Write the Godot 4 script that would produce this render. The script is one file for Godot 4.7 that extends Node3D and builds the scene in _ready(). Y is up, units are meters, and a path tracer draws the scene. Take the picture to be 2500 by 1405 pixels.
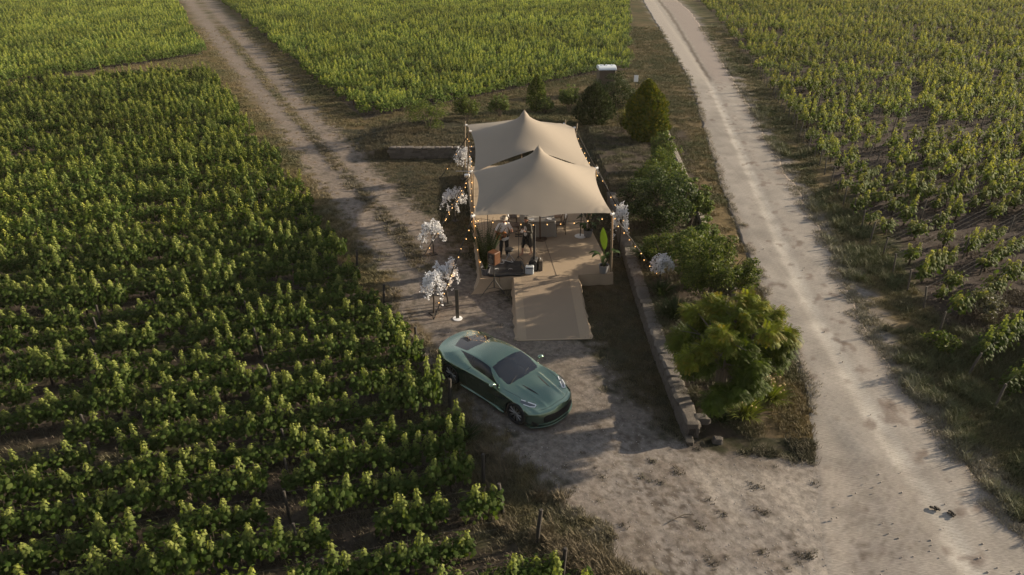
extends Node3D

var names := {}
var rng := RandomNumberGenerator.new()
var noise_big := FastNoiseLite.new()
var noise_mid := FastNoiseLite.new()
var noise_fine := FastNoiseLite.new()
var M := {}
const EYE := Vector3(0, 12.8, 0)

func _ready() -> void:
	var cam := Camera3D.new()
	cam.name = "camera"
	cam.fov = 45.7
	cam.position = EYE
	cam.rotation_degrees = Vector3(-28, 0, 0)
	cam.near = 0.1
	cam.far = 1500
	add_child(cam)
	cam.current = true
	var env := Environment.new()
	env.background_mode = Environment.BG_SKY
	var sm := ProceduralSkyMaterial.new()
	sm.sky_top_color = Color(0.50, 0.55, 0.62)
	sm.sky_horizon_color = Color(0.84, 0.81, 0.77)
	sm.sky_curve = 0.18
	sm.ground_bottom_color = Color(0.2, 0.18, 0.15)
	sm.ground_horizon_color = Color(0.6, 0.56, 0.5)
	sm.sun_angle_max = 1.0
	var cover := FastNoiseLite.new()
	cover.seed = 4
	cover.frequency = 0.006
	cover.fractal_octaves = 5
	var ci := cover.get_seamless_image(512, 256)
	ci.convert(Image.FORMAT_RGBA8)
	var cb := ci.get_data()
	for k in range(0, cb.size(), 4):
		var a := clampf((cb[k] / 255.0 - 0.5) * 2.4, 0.0, 0.55)
		cb[k] = 225
		cb[k + 1] = 220
		cb[k + 2] = 214
		cb[k + 3] = int(a * 255)
	sm.sky_cover = ImageTexture.create_from_image(Image.create_from_data(512, 256, false, Image.FORMAT_RGBA8, cb))
	sm.sky_cover_modulate = Color(1, 1, 1)
	sm.energy_multiplier = 1.0
	var sky := Sky.new()
	sky.sky_material = sm
	env.sky = sky
	env.background_energy_multiplier = SKY_ENERGY
	env.tonemap_mode = Environment.TONE_MAPPER_LINEAR
	env.tonemap_exposure = EXPOSURE
	env.sdfgi_enabled = true
	env.ssao_enabled = true
	env.ssil_enabled = true
	env.fog_enabled = true
	env.fog_density = 0.0002
	env.fog_light_color = Color(0.90, 0.86, 0.76)
	var we := WorldEnvironment.new()
	we.name = "world_environment"
	we.environment = env
	add_child(we)
	var sun := DirectionalLight3D.new()
	sun.name = "sun"
	sun.light_color = Color(1.0, 0.925, 0.81)
	sun.light_energy = SUN_ENERGY
	sun.light_angular_distance = 0.6
	sun.shadow_enabled = true
	var az := deg_to_rad(SUN_AZ)
	var el := deg_to_rad(SUN_EL)
	var to_sun := Vector3(sin(az) * cos(el), sin(el), -cos(az) * cos(el))
	add_child(sun)
	sun.look_at_from_position(to_sun * 100.0, Vector3.ZERO, Vector3.UP)

	rng.seed = 7
	noise_big.seed = 11
	noise_big.frequency = 0.12
	noise_big.fractal_octaves = 3
	noise_mid.seed = 12
	noise_mid.frequency = 0.6
	noise_mid.fractal_octaves = 4
	noise_fine.seed = 13
	noise_fine.frequency = 2.2
	noise_fine.fractal_octaves = 2
	make_materials()
	build_ground()
	build_road()
	build_walls()
	build_stage()
	build_tents()
	build_shrubs()
	build_vineyards()
	build_car()
	build_people()
	build_stage_things()
	build_blossom_trees()
	build_string_lights()
	build_small_things()
	build_grass()

const SKY_ENERGY := 0.48
const EXPOSURE := 2.35
const SUN_ENERGY := 1.5
const SUN_AZ := 72.0
const SUN_EL := 16.0

# ---------------------------------------------------------------- helpers
class MB extends RefCounted:
	var v := PackedVector3Array()
	var c := PackedColorArray()
	var u := PackedVector2Array()
	var i := PackedInt32Array()
	var col := Color.WHITE
	var tinted := false
	func vt(p: Vector3, uv := Vector2.ZERO) -> int:
		v.append(p)
		c.append(col)
		u.append(uv)
		return v.size() - 1
	func paint(k: Color) -> void:
		col = k
		tinted = true
	func tri(a: int, b: int, d: int) -> void:  # counter-clockwise seen from outside
		i.append(a)
		i.append(d)
		i.append(b)
	func quad(a: int, b: int, d: int, e: int) -> void:
		tri(a, b, d)
		tri(a, d, e)
	func flat4(a: Vector3, b: Vector3, d: Vector3, e: Vector3) -> void:
		quad(vt(a, Vector2(0, 0)), vt(b, Vector2(1, 0)), vt(d, Vector2(1, 1)), vt(e, Vector2(0, 1)))
	func flat3(a: Vector3, b: Vector3, d: Vector3) -> void:
		tri(vt(a), vt(b), vt(d))
	func box(centre: Vector3, size: Vector3, basis := Basis.IDENTITY, chamfer := 0.0) -> void:
		var h := size * 0.5
		var k := minf(chamfer, minf(h.x, minf(h.y, h.z)) * 0.9)
		if k <= 0.0:
			var q := []
			for n in 8:
				q.append(centre + basis * Vector3(h.x * (1 if n & 1 else -1), h.y * (1 if n & 2 else -1), h.z * (1 if n & 4 else -1)))
			flat4(q[4], q[5], q[7], q[6])
			flat4(q[1], q[0], q[2], q[3])
			flat4(q[5], q[1], q[3], q[7])
			flat4(q[0], q[4], q[6], q[2])
			flat4(q[6], q[7], q[3], q[2])
			flat4(q[0], q[1], q[5], q[4])
			return
		# chamfered: three layers of faces
		var ax := [Vector3(1, 0, 0), Vector3(0, 1, 0), Vector3(0, 0, 1)]
		for a in 3:
			var b := (a + 1) % 3
			var d := (a + 2) % 3
			for s in [-1.0, 1.0]:
				var o: Vector3 = ax[a] * h[a] * s
				var e1: Vector3 = ax[b] * (h[b] - k)
				var e2: Vector3 = ax[d] * (h[d] - k)
				var w := [o - e1 - e2, o + e1 - e2, o + e1 + e2, o - e1 + e2]
				for n in 4:
					w[n] = centre + basis * w[n]
				if s > 0:
					flat4(w[0], w[1], w[2], w[3])
				else:
					flat4(w[3], w[2], w[1], w[0])
		for a in 3:
			var b := (a + 1) % 3
			var d := (a + 2) % 3
			for s in [-1.0, 1.0]:
				for t in [-1.0, 1.0]:
					var p1: Vector3 = ax[a] * h[a] * s + ax[b] * (h[b] - k) * t
					var p2: Vector3 = ax[a] * (h[a] - k) * s + ax[b] * h[b] * t
					var l: Vector3 = ax[d] * (h[d] - k)
					var w := [p1 - l, p2 - l, p2 + l, p1 + l]
					for n in 4:
						w[n] = centre + basis * w[n]
					if s * t > 0:
						flat4(w[0], w[1], w[2], w[3])
					else:
						flat4(w[3], w[2], w[1], w[0])
		for sx in [-1.0, 1.0]:
			for sy in [-1.0, 1.0]:
				for sz in [-1.0, 1.0]:
					var a := centre + basis * Vector3(sx * h.x, sy * (h.y - k), sz * (h.z - k))
					var b := centre + basis * Vector3(sx * (h.x - k), sy * h.y, sz * (h.z - k))
					var d := centre + basis * Vector3(sx * (h.x - k), sy * (h.y - k), sz * h.z)
					if sx * sy * sz > 0:
						flat3(a, b, d)
					else:
						flat3(a, d, b)
	func tube(pts: Array, radii: Array, seg := 8, caps := true) -> void:
		var n := pts.size()
		var first := -1
		var prev := -1
		var side := Vector3.ZERO
		for k in n:
			var d: Vector3 = (pts[mini(k + 1, n - 1)] - pts[maxi(k - 1, 0)]).normalized()
			if side == Vector3.ZERO:
				side = d.cross(Vector3.UP if absf(d.y) < 0.9 else Vector3.RIGHT).normalized()
			else:
				side = (side - d * side.dot(d)).normalized()
			var up := side.cross(d)
			var r: float = radii[k] if k < radii.size() else radii[-1]
			var at := v.size()
			for s in seg:
				var a := TAU * s / seg
				vt(pts[k] + (side * cos(a) + up * sin(a)) * r, Vector2(float(s) / seg, float(k)))
			if prev >= 0:
				for s in seg:
					var s2 := (s + 1) % seg
					quad(prev + s, at + s, at + s2, prev + s2)
			else:
				first = at
			prev = at
		if caps:
			var a0 := v.size()
			for s in seg:
				vt(v[first + s])
			var a1 := v.size()
			for s in seg:
				vt(v[prev + s])
			var m0 := vt(pts[0])
			var m1 := vt(pts[n - 1])
			for s in seg:
				var s2 := (s + 1) % seg
				tri(a0 + s, a0 + s2, m0)
				tri(a1 + s2, a1 + s, m1)
	func lathe(profile: Array, seg := 16, xf := Transform3D.IDENTITY) -> void:  # profile of Vector2(radius, y), from bottom up, outside to the right
		var prev := -1
		for k in profile.size():
			var at := v.size()
			for s in seg:
				var a := TAU * s / seg
				vt(xf * Vector3(cos(a) * profile[k].x, profile[k].y, -sin(a) * profile[k].x), Vector2(float(s) / seg, float(k)))
			if prev >= 0:
				for s in seg:
					var s2 := (s + 1) % seg
					quad(prev + s, prev + s2, at + s2, at + s)
			prev = at
	func ball(p: Vector3, r: Vector3, seg := 10, rings := 6) -> void:
		var prev := -1
		for k in rings + 1:
			var t := PI * k / rings - PI / 2
			var at := v.size()
			for s in seg:
				var a := TAU * s / seg
				vt(p + Vector3(cos(t) * cos(a) * r.x, sin(t) * r.y, -cos(t) * sin(a) * r.z))
			if prev >= 0:
				for s in seg:
					var s2 := (s + 1) % seg
					quad(prev + s, prev + s2, at + s2, at + s)
			prev = at
	func leaf(p: Vector3, along: Vector3, nrm: Vector3, size: float, lobes: int) -> void:
		var side := along.cross(nrm).normalized()
		var w := size * 0.5
		if lobes <= 0:  # a folded kite
			var a := vt(p)
			var b := vt(p + along * w * 0.9 + side * w * 0.8 - nrm * w * 0.2)
			var d := vt(p + along * size)
			var e := vt(p + along * w * 0.9 - side * w * 0.8 - nrm * w * 0.2)
			tri(a, b, d)
			tri(a, d, e)
			return
		var m := vt(p + along * w * 0.7 + nrm * w * 0.12)
		var ring := []
		var prof := [[-0.15, 0.35], [0.25, 0.95], [0.75, 0.72], [1.1, 0.9], [1.25, 0.42], [1.9, 0.0]]
		ring.append(vt(p))
		for q in prof:
			ring.append(vt(p + along * w * q[0] + side * w * q[1] - nrm * w * 0.16 * q[1]))
		for k in range(4, -1, -1):
			var q: Array = prof[k]
			ring.append(vt(p + along * w * q[0] - side * w * q[1] - nrm * w * 0.16 * q[1]))
		for k in ring.size():
			tri(m, ring[k], ring[(k + 1) % ring.size()])
	func blade(p: Vector3, along: Vector3, side: Vector3, length: float, width: float, droop: float) -> void:
		var prev := -1
		var q := p
		var d := along
		for k in 4:
			var t := k / 3.0
			var w := width * (1.0 - t * t) * 0.5 + width * 0.04
			var a := vt(q - side * w)
			vt(q + side * w)
			if prev >= 0:
				quad(prev, prev + 1, a + 1, a)
			prev = a
			q += d * length / 3.0
			d = (d + Vector3.DOWN * droop / 3.0).normalized()
	func add(o: MB, xf: Transform3D) -> void:
		var at := v.size()
		v.append_array(xf * o.v)
		c.append_array(o.c)
		u.append_array(o.u)
		for k in o.i:
			i.append(k + at)
		tinted = tinted or o.tinted
	func mesh() -> ArrayMesh:
		var n := PackedVector3Array()
		n.resize(v.size())
		for k in range(0, i.size(), 3):
			var a := v[i[k]]
			var f := (v[i[k + 2]] - a).cross(v[i[k + 1]] - a)
			n[i[k]] += f
			n[i[k + 1]] += f
			n[i[k + 2]] += f
		for k in n.size():
			n[k] = n[k].normalized() if n[k].length_squared() > 1e-20 else Vector3.UP
		var arr := []
		arr.resize(Mesh.ARRAY_MAX)
		arr[Mesh.ARRAY_VERTEX] = v
		arr[Mesh.ARRAY_NORMAL] = n
		arr[Mesh.ARRAY_TEX_UV] = u
		if tinted:
			arr[Mesh.ARRAY_COLOR] = c
		arr[Mesh.ARRAY_INDEX] = i
		var m := ArrayMesh.new()
		if i.size():
			m.add_surface_from_arrays(Mesh.PRIMITIVE_TRIANGLES, arr)
		return m

# A field of distances round tapered capsules, meshed as surface nets. bones: [a, b, radius at a, radius at b].
func skin(mb: MB, bones: Array, cell: float, k := 0.03) -> void:
	var lo := Vector3.ONE * 1e9
	var hi := -lo
	for b in bones:
		var r: float = maxf(b[2], b[3]) + k + cell * 2
		for e in 2:
			lo = lo.min(b[e] - Vector3.ONE * r)
			hi = hi.max(b[e] + Vector3.ONE * r)
	var n := Vector3i(((hi - lo) / cell).ceil()) + Vector3i.ONE
	var f := PackedFloat32Array()
	f.resize(n.x * n.y * n.z)
	f.fill(1.0)
	for b in bones:
		var a: Vector3 = b[0]
		var d: Vector3 = b[1] - a
		var dd := maxf(d.length_squared(), 1e-9)
		var ra: float = b[2]
		var rb: float = b[3]
		var reach := maxf(ra, rb) + k + cell * 2
		var l := Vector3i(((a.min(b[1]) - Vector3.ONE * reach - lo) / cell).floor()).clamp(Vector3i.ZERO, n - Vector3i.ONE)
		var h := Vector3i(((a.max(b[1]) + Vector3.ONE * reach - lo) / cell).ceil()).clamp(Vector3i.ZERO, n - Vector3i.ONE)
		for z in range(l.z, h.z + 1):
			for y in range(l.y, h.y + 1):
				var row := (z * n.y + y) * n.x
				for x in range(l.x, h.x + 1):
					var p := lo + Vector3(x, y, z) * cell - a
					var t := clampf(p.dot(d) / dd, 0.0, 1.0)
					var s := (p - d * t).length() - ra - (rb - ra) * t
					var o := f[row + x]
					if absf(s - o) < k:
						var g := (k - absf(s - o)) / k
						f[row + x] = minf(s, o) - g * g * k * 0.25
					elif s < o:
						f[row + x] = s
	var at := PackedInt32Array()
	at.resize(f.size())
	at.fill(-1)
	var corner := [0, 1, n.x, n.x + 1, n.x * n.y, n.x * n.y + 1, n.x * n.y + n.x, n.x * n.y + n.x + 1]
	for z in n.z - 1:
		for y in n.y - 1:
			for x in n.x - 1:
				var o := (z * n.y + y) * n.x + x
				var f0 := f[o]
				if absf(f0) > cell * 2.5:
					continue
				var inside := 0
				for q in 8:
					if f[o + corner[q]] < 0:
						inside += 1
				if inside == 0 or inside == 8:
					continue
				var sum := Vector3.ZERO
				var cnt := 0
				for e in [[0, 1], [2, 3], [4, 5], [6, 7], [0, 2], [1, 3], [4, 6], [5, 7], [0, 4], [1, 5], [2, 6], [3, 7]]:
					var fa := f[o + corner[e[0]]]
					var fb := f[o + corner[e[1]]]
					if (fa < 0) != (fb < 0):
						var t := fa / (fa - fb)
						var pa := Vector3(e[0] & 1, (e[0] >> 1) & 1, e[0] >> 2)
						var pb := Vector3(e[1] & 1, (e[1] >> 1) & 1, e[1] >> 2)
						sum += pa.lerp(pb, t)
						cnt += 1
				at[o] = mb.vt(lo + (Vector3(x, y, z) + sum / cnt) * cell)
	var sx := 1
	var sy := n.x
	var sz := n.x * n.y
	for z in range(1, n.z - 1):
		for y in range(1, n.y - 1):
			for x in range(1, n.x - 1):
				var o := (z * n.y + y) * n.x + x
				var a := f[o] < 0
				for w in [[sx, sy, sz], [sy, sz, sx], [sz, sx, sy]]:
					if a != (f[o + w[0]] < 0):
						var q0: int = at[o - w[1] - w[2]]
						var q1: int = at[o - w[2]]
						var q2: int = at[o]
						var q3: int = at[o - w[1]]
						if q0 < 0 or q1 < 0 or q2 < 0 or q3 < 0:
							continue
						if a:
							mb.quad(q0, q1, q2, q3)
						else:
							mb.quad(q3, q2, q1, q0)

func numbered(called: String, parent: Node) -> String:
	var key := str(parent.get_instance_id()) + called
	var k: int = names.get(key, 0)
	names[key] = k + 1
	return called if k == 0 else "%s_%03d" % [called, k]

func tag(o: Node, label: String, category: String, group := "", kind := "") -> void:
	if label:
		o.set_meta("label", label)
	if category:
		o.set_meta("category", category)
	if group:
		o.set_meta("group", group)
	if kind:
		o.set_meta("kind", kind)

func thing(called: String, label: String, category: String, at := Vector3.ZERO, yaw := 0.0, group := "", kind := "") -> Node3D:
	var o := Node3D.new()
	o.name = numbered(called, self)
	add_child(o, true)
	o.position = at
	o.rotation_degrees.y = yaw
	tag(o, label, category, group, kind)
	return o

func put(called: String, shape, m: Material, parent: Node = self) -> MeshInstance3D:
	var o := MeshInstance3D.new()
	o.name = numbered(called, parent)
	o.mesh = shape.mesh() if shape is MB else shape
	o.material_override = m
	parent.add_child(o, true)
	return o

func copy_of(o: Node3D, called: String, label: String, group: String, at: Vector3, yaw := 0.0, size := 1.0) -> Node3D:
	var d: Node3D = o.duplicate()
	d.name = numbered(called, self)
	add_child(d, true)
	d.transform = Transform3D(Basis(Vector3.UP, deg_to_rad(yaw)).scaled(Vector3.ONE * size), at)
	tag(d, label, "", group)
	return d

func lin(r: float, g: float, b: float) -> Color:
	return Color(r, g, b).linear_to_srgb()

func mat(albedo: Color, rough := 0.85, opts := {}) -> StandardMaterial3D:
	var m := StandardMaterial3D.new()
	m.albedo_color = albedo.linear_to_srgb()
	m.roughness = rough
	m.cull_mode = BaseMaterial3D.CULL_DISABLED
	for k in opts:
		m.set(k, opts[k])
	return m

func noise_image(freq: float, lo: float, hi: float, size := 512, octaves := 4, sd := 1, contrast := 1.0, gain := 0.5) -> ImageTexture:
	var n := FastNoiseLite.new()
	n.seed = sd
	n.frequency = freq
	n.fractal_octaves = octaves
	n.fractal_gain = gain
	var im := n.get_seamless_image(size, size)
	im.convert(Image.FORMAT_L8)
	var b := im.get_data()
	for k in b.size():
		var t := clampf((b[k] / 255.0 - 0.5) * contrast + 0.5, 0.0, 1.0)
		b[k] = int(255.0 * (lo + (hi - lo) * t))
	return ImageTexture.create_from_image(Image.create_from_data(size, size, false, Image.FORMAT_L8, b))

func foliage_mat(tint := Color(1, 1, 1), through := 0.75, rough := 0.55) -> StandardMaterial3D:
	var m := mat(tint, rough, {"vertex_color_use_as_albedo": true, "backlight_enabled": true})
	m.backlight = Color(through, through, through * 0.45).linear_to_srgb()
	m.metallic_specular = 0.25
	return m

func make_materials() -> void:
	var grain := noise_image(0.05, 0.72, 1.0, 512, 5, 3, 1.6)
	var relief := noise_image(0.06, 0.0, 1.0, 512, 5, 5, 1.5)
	var gritty := noise_image(0.16, 0.0, 1.0, 512, 3, 6, 1.5)
	var weave := noise_image(0.2, 0.86, 1.0, 256, 2, 8)
	M.ground = mat(Color.WHITE, 0.95, {"vertex_color_use_as_albedo": true, "uv1_triplanar": true, "uv1_world_triplanar": true, "uv1_scale": Vector3.ONE * 0.16, "albedo_texture": noise_image(0.02, 0.74, 1.0, 1024, 6, 61, 1.7, 0.8), "heightmap_enabled": true, "heightmap_texture": gritty, "heightmap_scale": 0.14, "metallic_specular": 0.2})
	M.road = mat(Color.WHITE, 0.9, {"vertex_color_use_as_albedo": true, "albedo_texture": noise_image(0.03, 0.80, 1.0, 512, 5, 31, 1.9, 0.68), "uv1_scale": Vector3(0.3, 3.0, 1), "heightmap_enabled": true, "heightmap_texture": noise_image(0.03, 0.0, 1.0, 512, 4, 33, 1.5), "heightmap_scale": 0.18, "metallic_specular": 0.2})
	M.stone = mat(Color.WHITE, 0.92, {"vertex_color_use_as_albedo": true, "uv1_triplanar": true, "uv1_scale": Vector3.ONE * 1.2, "albedo_texture": grain, "heightmap_enabled": true, "heightmap_texture": relief, "heightmap_scale": 3.0})
	M.carpet = mat(Color(0.35, 0.27, 0.185), 0.95, {"uv1_triplanar": true, "uv1_scale": Vector3.ONE * 2.0, "albedo_texture": weave, "heightmap_enabled": true, "heightmap_texture": relief, "heightmap_scale": 0.3})
	M.carpet_dark = mat(Color(0.285, 0.22, 0.155), 0.95, {"uv1_triplanar": true, "uv1_scale": Vector3.ONE * 3.0, "albedo_texture": weave, "heightmap_enabled": true, "heightmap_texture": relief, "heightmap_scale": 0.3})
	M.canvas = mat(Color(0.295, 0.247, 0.19), 0.8, {"uv1_triplanar": true, "uv1_scale": Vector3.ONE * 1.5, "albedo_texture": weave, "backlight_enabled": true, "backlight": Color(0.28, 0.24, 0.18)})
	M.wood_pole = mat(Color(0.30, 0.235, 0.16), 0.7, {"uv1_triplanar": true, "uv1_scale": Vector3(6, 0.8, 6), "albedo_texture": grain})
	M.old_wood = mat(Color(0.05, 0.043, 0.036), 0.9, {"uv1_triplanar": true, "uv1_scale": Vector3(6, 0.8, 6), "albedo_texture": grain})
	M.brown_wood = mat(Color(0.09, 0.05, 0.03), 0.5, {"uv1_triplanar": true, "uv1_scale": Vector3(8, 1, 8), "albedo_texture": grain})
	M.orange_wood = mat(Color(0.20, 0.08, 0.03), 0.35, {"uv1_triplanar": true, "uv1_scale": Vector3(8, 1, 8), "albedo_texture": grain})
	M.rope = mat(Color(0.03, 0.027, 0.025), 0.9)
	M.black = mat(Color(0.012, 0.012, 0.013), 0.55)
	M.black_matt = mat(Color(0.015, 0.015, 0.017), 0.9)
	M.steel = mat(Color(0.35, 0.35, 0.36), 0.35, {"metallic": 0.8})
	M.wire = mat(Color(0.075, 0.07, 0.065), 0.8)
	M.clear = mat(Color(0.9, 0.9, 0.9, 0.15), 0.05, {"transparency": BaseMaterial3D.TRANSPARENCY_ALPHA})
	M.white = mat(Color(0.75, 0.75, 0.74), 0.5)
	M.bark = mat(Color(0.09, 0.07, 0.05), 0.95, {"uv1_triplanar": true, "uv1_scale": Vector3.ONE * 3.0, "albedo_texture": grain})
	M.pale_bark = mat(Color(0.13, 0.11, 0.085), 0.95, {"uv1_triplanar": true, "uv1_scale": Vector3.ONE * 3.0, "albedo_texture": grain})
	M.foliage = foliage_mat()
	M.dense = foliage_mat(Color(1, 1, 1), 0.35)
	M.vine = foliage_mat(Color(1, 1, 1), 0.95, 0.65)
	M.vine_young = foliage_mat(Color(1, 1, 1), 0.9, 0.7)
	M.vine_wood = mat(Color.WHITE, 0.95, {"vertex_color_use_as_albedo": true})
	M.grey_post = mat(Color(0.075, 0.066, 0.055), 0.9)
	M.grass = mat(Color.WHITE, 0.8, {"vertex_color_use_as_albedo": true, "backlight_enabled": true, "backlight": Color(0.4, 0.4, 0.25)})
	M.pebble = mat(Color.WHITE, 0.9, {"vertex_color_use_as_albedo": true})
	M.petal = mat(Color(0.66, 0.66, 0.67), 0.7, {"backlight_enabled": true, "backlight": Color(0.55, 0.55, 0.55)})
	M.skin = mat(Color(0.36, 0.19, 0.125), 0.6)
	M.bulb = mat(Color(1, 0.8, 0.5), 0.4, {"emission_enabled": true, "emission": Color(1.0, 0.74, 0.42), "emission_energy_multiplier": 1.1})

# ---------------------------------------------------------------- the lie of the land
const TRACK_LEFT := [[-200, -93.0], [-142, -63.5], [-80, -32.8], [-46.5, -15.8], [-32, -8.65], [-25.6, -5.3], [-22, -4.0], [-19, -2.6], [-17, -1.6], [-15, -0.4], [-14, 0.3], [-12, 1.8], [-10.4, 2.9], [-6, 5.5]]
const TRACK_RIGHT := [[-200, -86.0], [-142, -57.6], [-80, -27.7], [-51, -14.1], [-35.7, -6.5], [-30, -3.4], [-26, -2.0], [-24, -0.8], [-22, 1.0], [-20, 2.6], [-18.5, 3.1], [-17, 3.5], [-16, 4.0], [-15, 4.6], [-14.3, 6.3], [-13.9, 8.6], [-13.6, 11.0], [-6, 11.0]]
const ROAD_LEFT := [[-200, 32.0], [-142, 25.2], [-66.4, 16.7], [-36.4, 11.7], [-24.5, 9.95], [-17.1, 9.2], [-14.76, 8.45], [-11.64, 7.47], [-10, 7.0], [-5, 5.2]]
const ROAD_RIGHT := [[-200, 39.5], [-142, 31.7], [-121, 29.6], [-66.4, 20.9], [-44.5, 17.0], [-30, 14.6], [-20, 12.5], [-15.2, 12.15], [-11.6, 12.2], [-5, 12.6]]
const ROAD_STRIP := [[-200, 35.0], [-142, 27.3], [-66.4, 18.5], [-46.5, 15.25], [-31, 12.65], [-21.6, 11.15], [-16.1, 10.6], [-12.5, 10.45], [-10.5, 10.25], [-5, 9.8]]
const WALL_LINE := [[-40, 5.3], [-30, 5.1], [-23.5, 4.95], [-19, 4.95], [-15.2, 5.05]]
const KERB_LINE := [[-46.5, 10.5], [-38.5, 9.85], [-27.5, 8.8], [-23, 8.5]]
var FIELD_LEFT := PackedVector2Array([Vector2(1.5, -8.5), Vector2(0.6, -10.6), Vector2(-0.5, -12.1), Vector2(-1.3, -13.6), Vector2(-1.75, -15.2), Vector2(-3.2, -18.2), Vector2(-4.9, -21.8), Vector2(-8.3, -28.2), Vector2(-13.2, -38.1), Vector2(-20.3, -50.5), Vector2(-28.9, -67.8), Vector2(-46, -60.8), Vector2(-64, -52), Vector2(-48, -40), Vector2(-28, -20), Vector2(-17, -8.5)])
var FIELD_UPPER := PackedVector2Array([Vector2(-34.2, -79.0), Vector2(-46.6, -62.6), Vector2(-64, -42), Vector2(-150, -120), Vector2(-95, -190), Vector2(-65, -142)])
var FIELD_MIDDLE := PackedVector2Array([Vector2(-11.0, -50.6), Vector2(0.2, -61), Vector2(6.0, -66.5), Vector2(11.8, -70.5), Vector2(22.4, -142), Vector2(28, -190), Vector2(-82, -190), Vector2(-56.2, -142)])
var FIELD_RIGHT := PackedVector2Array([Vector2(15.6, -21.0), Vector2(16.4, -27), Vector2(17.4, -33), Vector2(20.2, -47.5), Vector2(23.8, -66.4), Vector2(33.6, -127), Vector2(44, -190), Vector2(160, -190), Vector2(110, -120), Vector2(50, -52), Vector2(27, -29)])
var FIELD_CORNER := PackedVector2Array([Vector2(15.0, -18.6), Vector2(14.7, -16.4), Vector2(14.4, -13.2), Vector2(14.6, -11), Vector2(20, -11), Vector2(27, -26.5)])

func at_z(line: Array, z: float) -> float:
	if z <= line[0][0]:
		return line[0][1]
	for k in range(1, line.size()):
		if z <= line[k][0]:
			return lerpf(line[k - 1][1], line[k][1], (z - line[k - 1][0]) / (line[k][0] - line[k - 1][0]))
	return line[-1][1]

func ground_height(x: float, z: float) -> float:
	var y := noise_mid.get_noise_2d(x, z) * 0.025 * smoothstep(-110.0, -50.0, z)
	if z < -14.8 and z > -48.0:
		var w := at_z(WALL_LINE, z)
		if x > w - 0.3 and x < 11.0:
			var up := 0.5 * smoothstep(-14.9, -16.6, z) * (1.0 - smoothstep(-34.0, -44.0, z) * 0.6)
			y += up * smoothstep(w - 0.15, w + 0.1, x) * (1.0 - smoothstep(w + 1.2, at_z(ROAD_LEFT, z) - 0.2, x))
	if z < -41.0 and z > -56.0:
		y += 0.62 * smoothstep(-41.15, -41.35, z) * smoothstep(-10.5, -7.2, x) * (1.0 - smoothstep(-46.0, -55.0, z)) * (1.0 - smoothstep(1.0, 5.0, x))
	return y

const SOIL_RED := Color(0.078, 0.060, 0.051)
const SOIL_DARK := Color(0.075, 0.060, 0.047)
const DRY := Color(0.165, 0.122, 0.062)
const GREEN := Color(0.062, 0.072, 0.026)
const LAWN := Color(0.052, 0.052, 0.030)
const GRAVEL := Color(0.305, 0.268, 0.236)

func gravel_share(x: float, z: float, n1: float, n2: float) -> float:
	var l := at_z(TRACK_LEFT, z)
	var r := at_z(TRACK_RIGHT, z)
	var w := 0.55 + 0.004 * -z
	var e := n1 * 0.9 + n2 * 0.7
	var s := smoothstep(-w, w, x - l + e) * smoothstep(-w, w, r - x + e)
	if z < -22.0 and s > 0.0:  # the grassy strip between the ruts
		var m := absf(x - (l + r) * 0.5 + n1 * 0.35) / maxf(0.30 * (r - l), 0.1)
		s *= 1.0 - (1.0 - smoothstep(0.18, 0.62, m)) * smoothstep(-22.0, -27.0, z) * clampf(0.75 + n2 * 1.6, 0.0, 0.95)
	return s

func gravel_colour(x: float, z: float, n0: float, n1: float, n2: float) -> Color:
	var gravel := GRAVEL * (0.92 + n0 * 0.12 + n1 * 0.28)
	if z > -30.0:
		# moss and dried clods scattered on the gravel
		var blot := noise_fine.get_noise_2d(x * 0.55 + 90.0, z * 0.55) + 0.55 * n1 + 0.2 * n2
		gravel = gravel.lerp(Color(0.105, 0.086, 0.07), smoothstep(0.30, 0.62, blot) * 0.75)
		var print := noise_fine.get_noise_2d(x * 1.6 + 40.0, z * 1.6) + 0.5 * noise_mid.get_noise_2d(x * 0.6, z * 0.6 + 70.0)
		gravel = gravel.lerp(Color(0.12, 0.098, 0.08), smoothstep(0.22, 0.34, print) * 0.8)
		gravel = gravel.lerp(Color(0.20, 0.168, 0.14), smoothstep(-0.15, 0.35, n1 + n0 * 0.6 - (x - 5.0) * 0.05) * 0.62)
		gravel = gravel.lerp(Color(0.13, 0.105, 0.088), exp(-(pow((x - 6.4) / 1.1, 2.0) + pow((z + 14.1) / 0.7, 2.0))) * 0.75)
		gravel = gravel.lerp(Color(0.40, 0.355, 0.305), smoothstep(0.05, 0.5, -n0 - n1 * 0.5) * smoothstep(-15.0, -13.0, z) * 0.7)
		gravel = gravel.lerp(Color(0.19, 0.16, 0.135), smoothstep(-13.5, -17.0, z) * 0.55)  # shade round the car painted in: gravel darkens towards it
	else:
		gravel = (gravel * 0.86).lerp(Color(0.23, 0.165, 0.115), 0.3 + 0.4 * clampf(n1 + n0 * 0.5, 0.0, 1.0))
	return gravel

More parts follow.
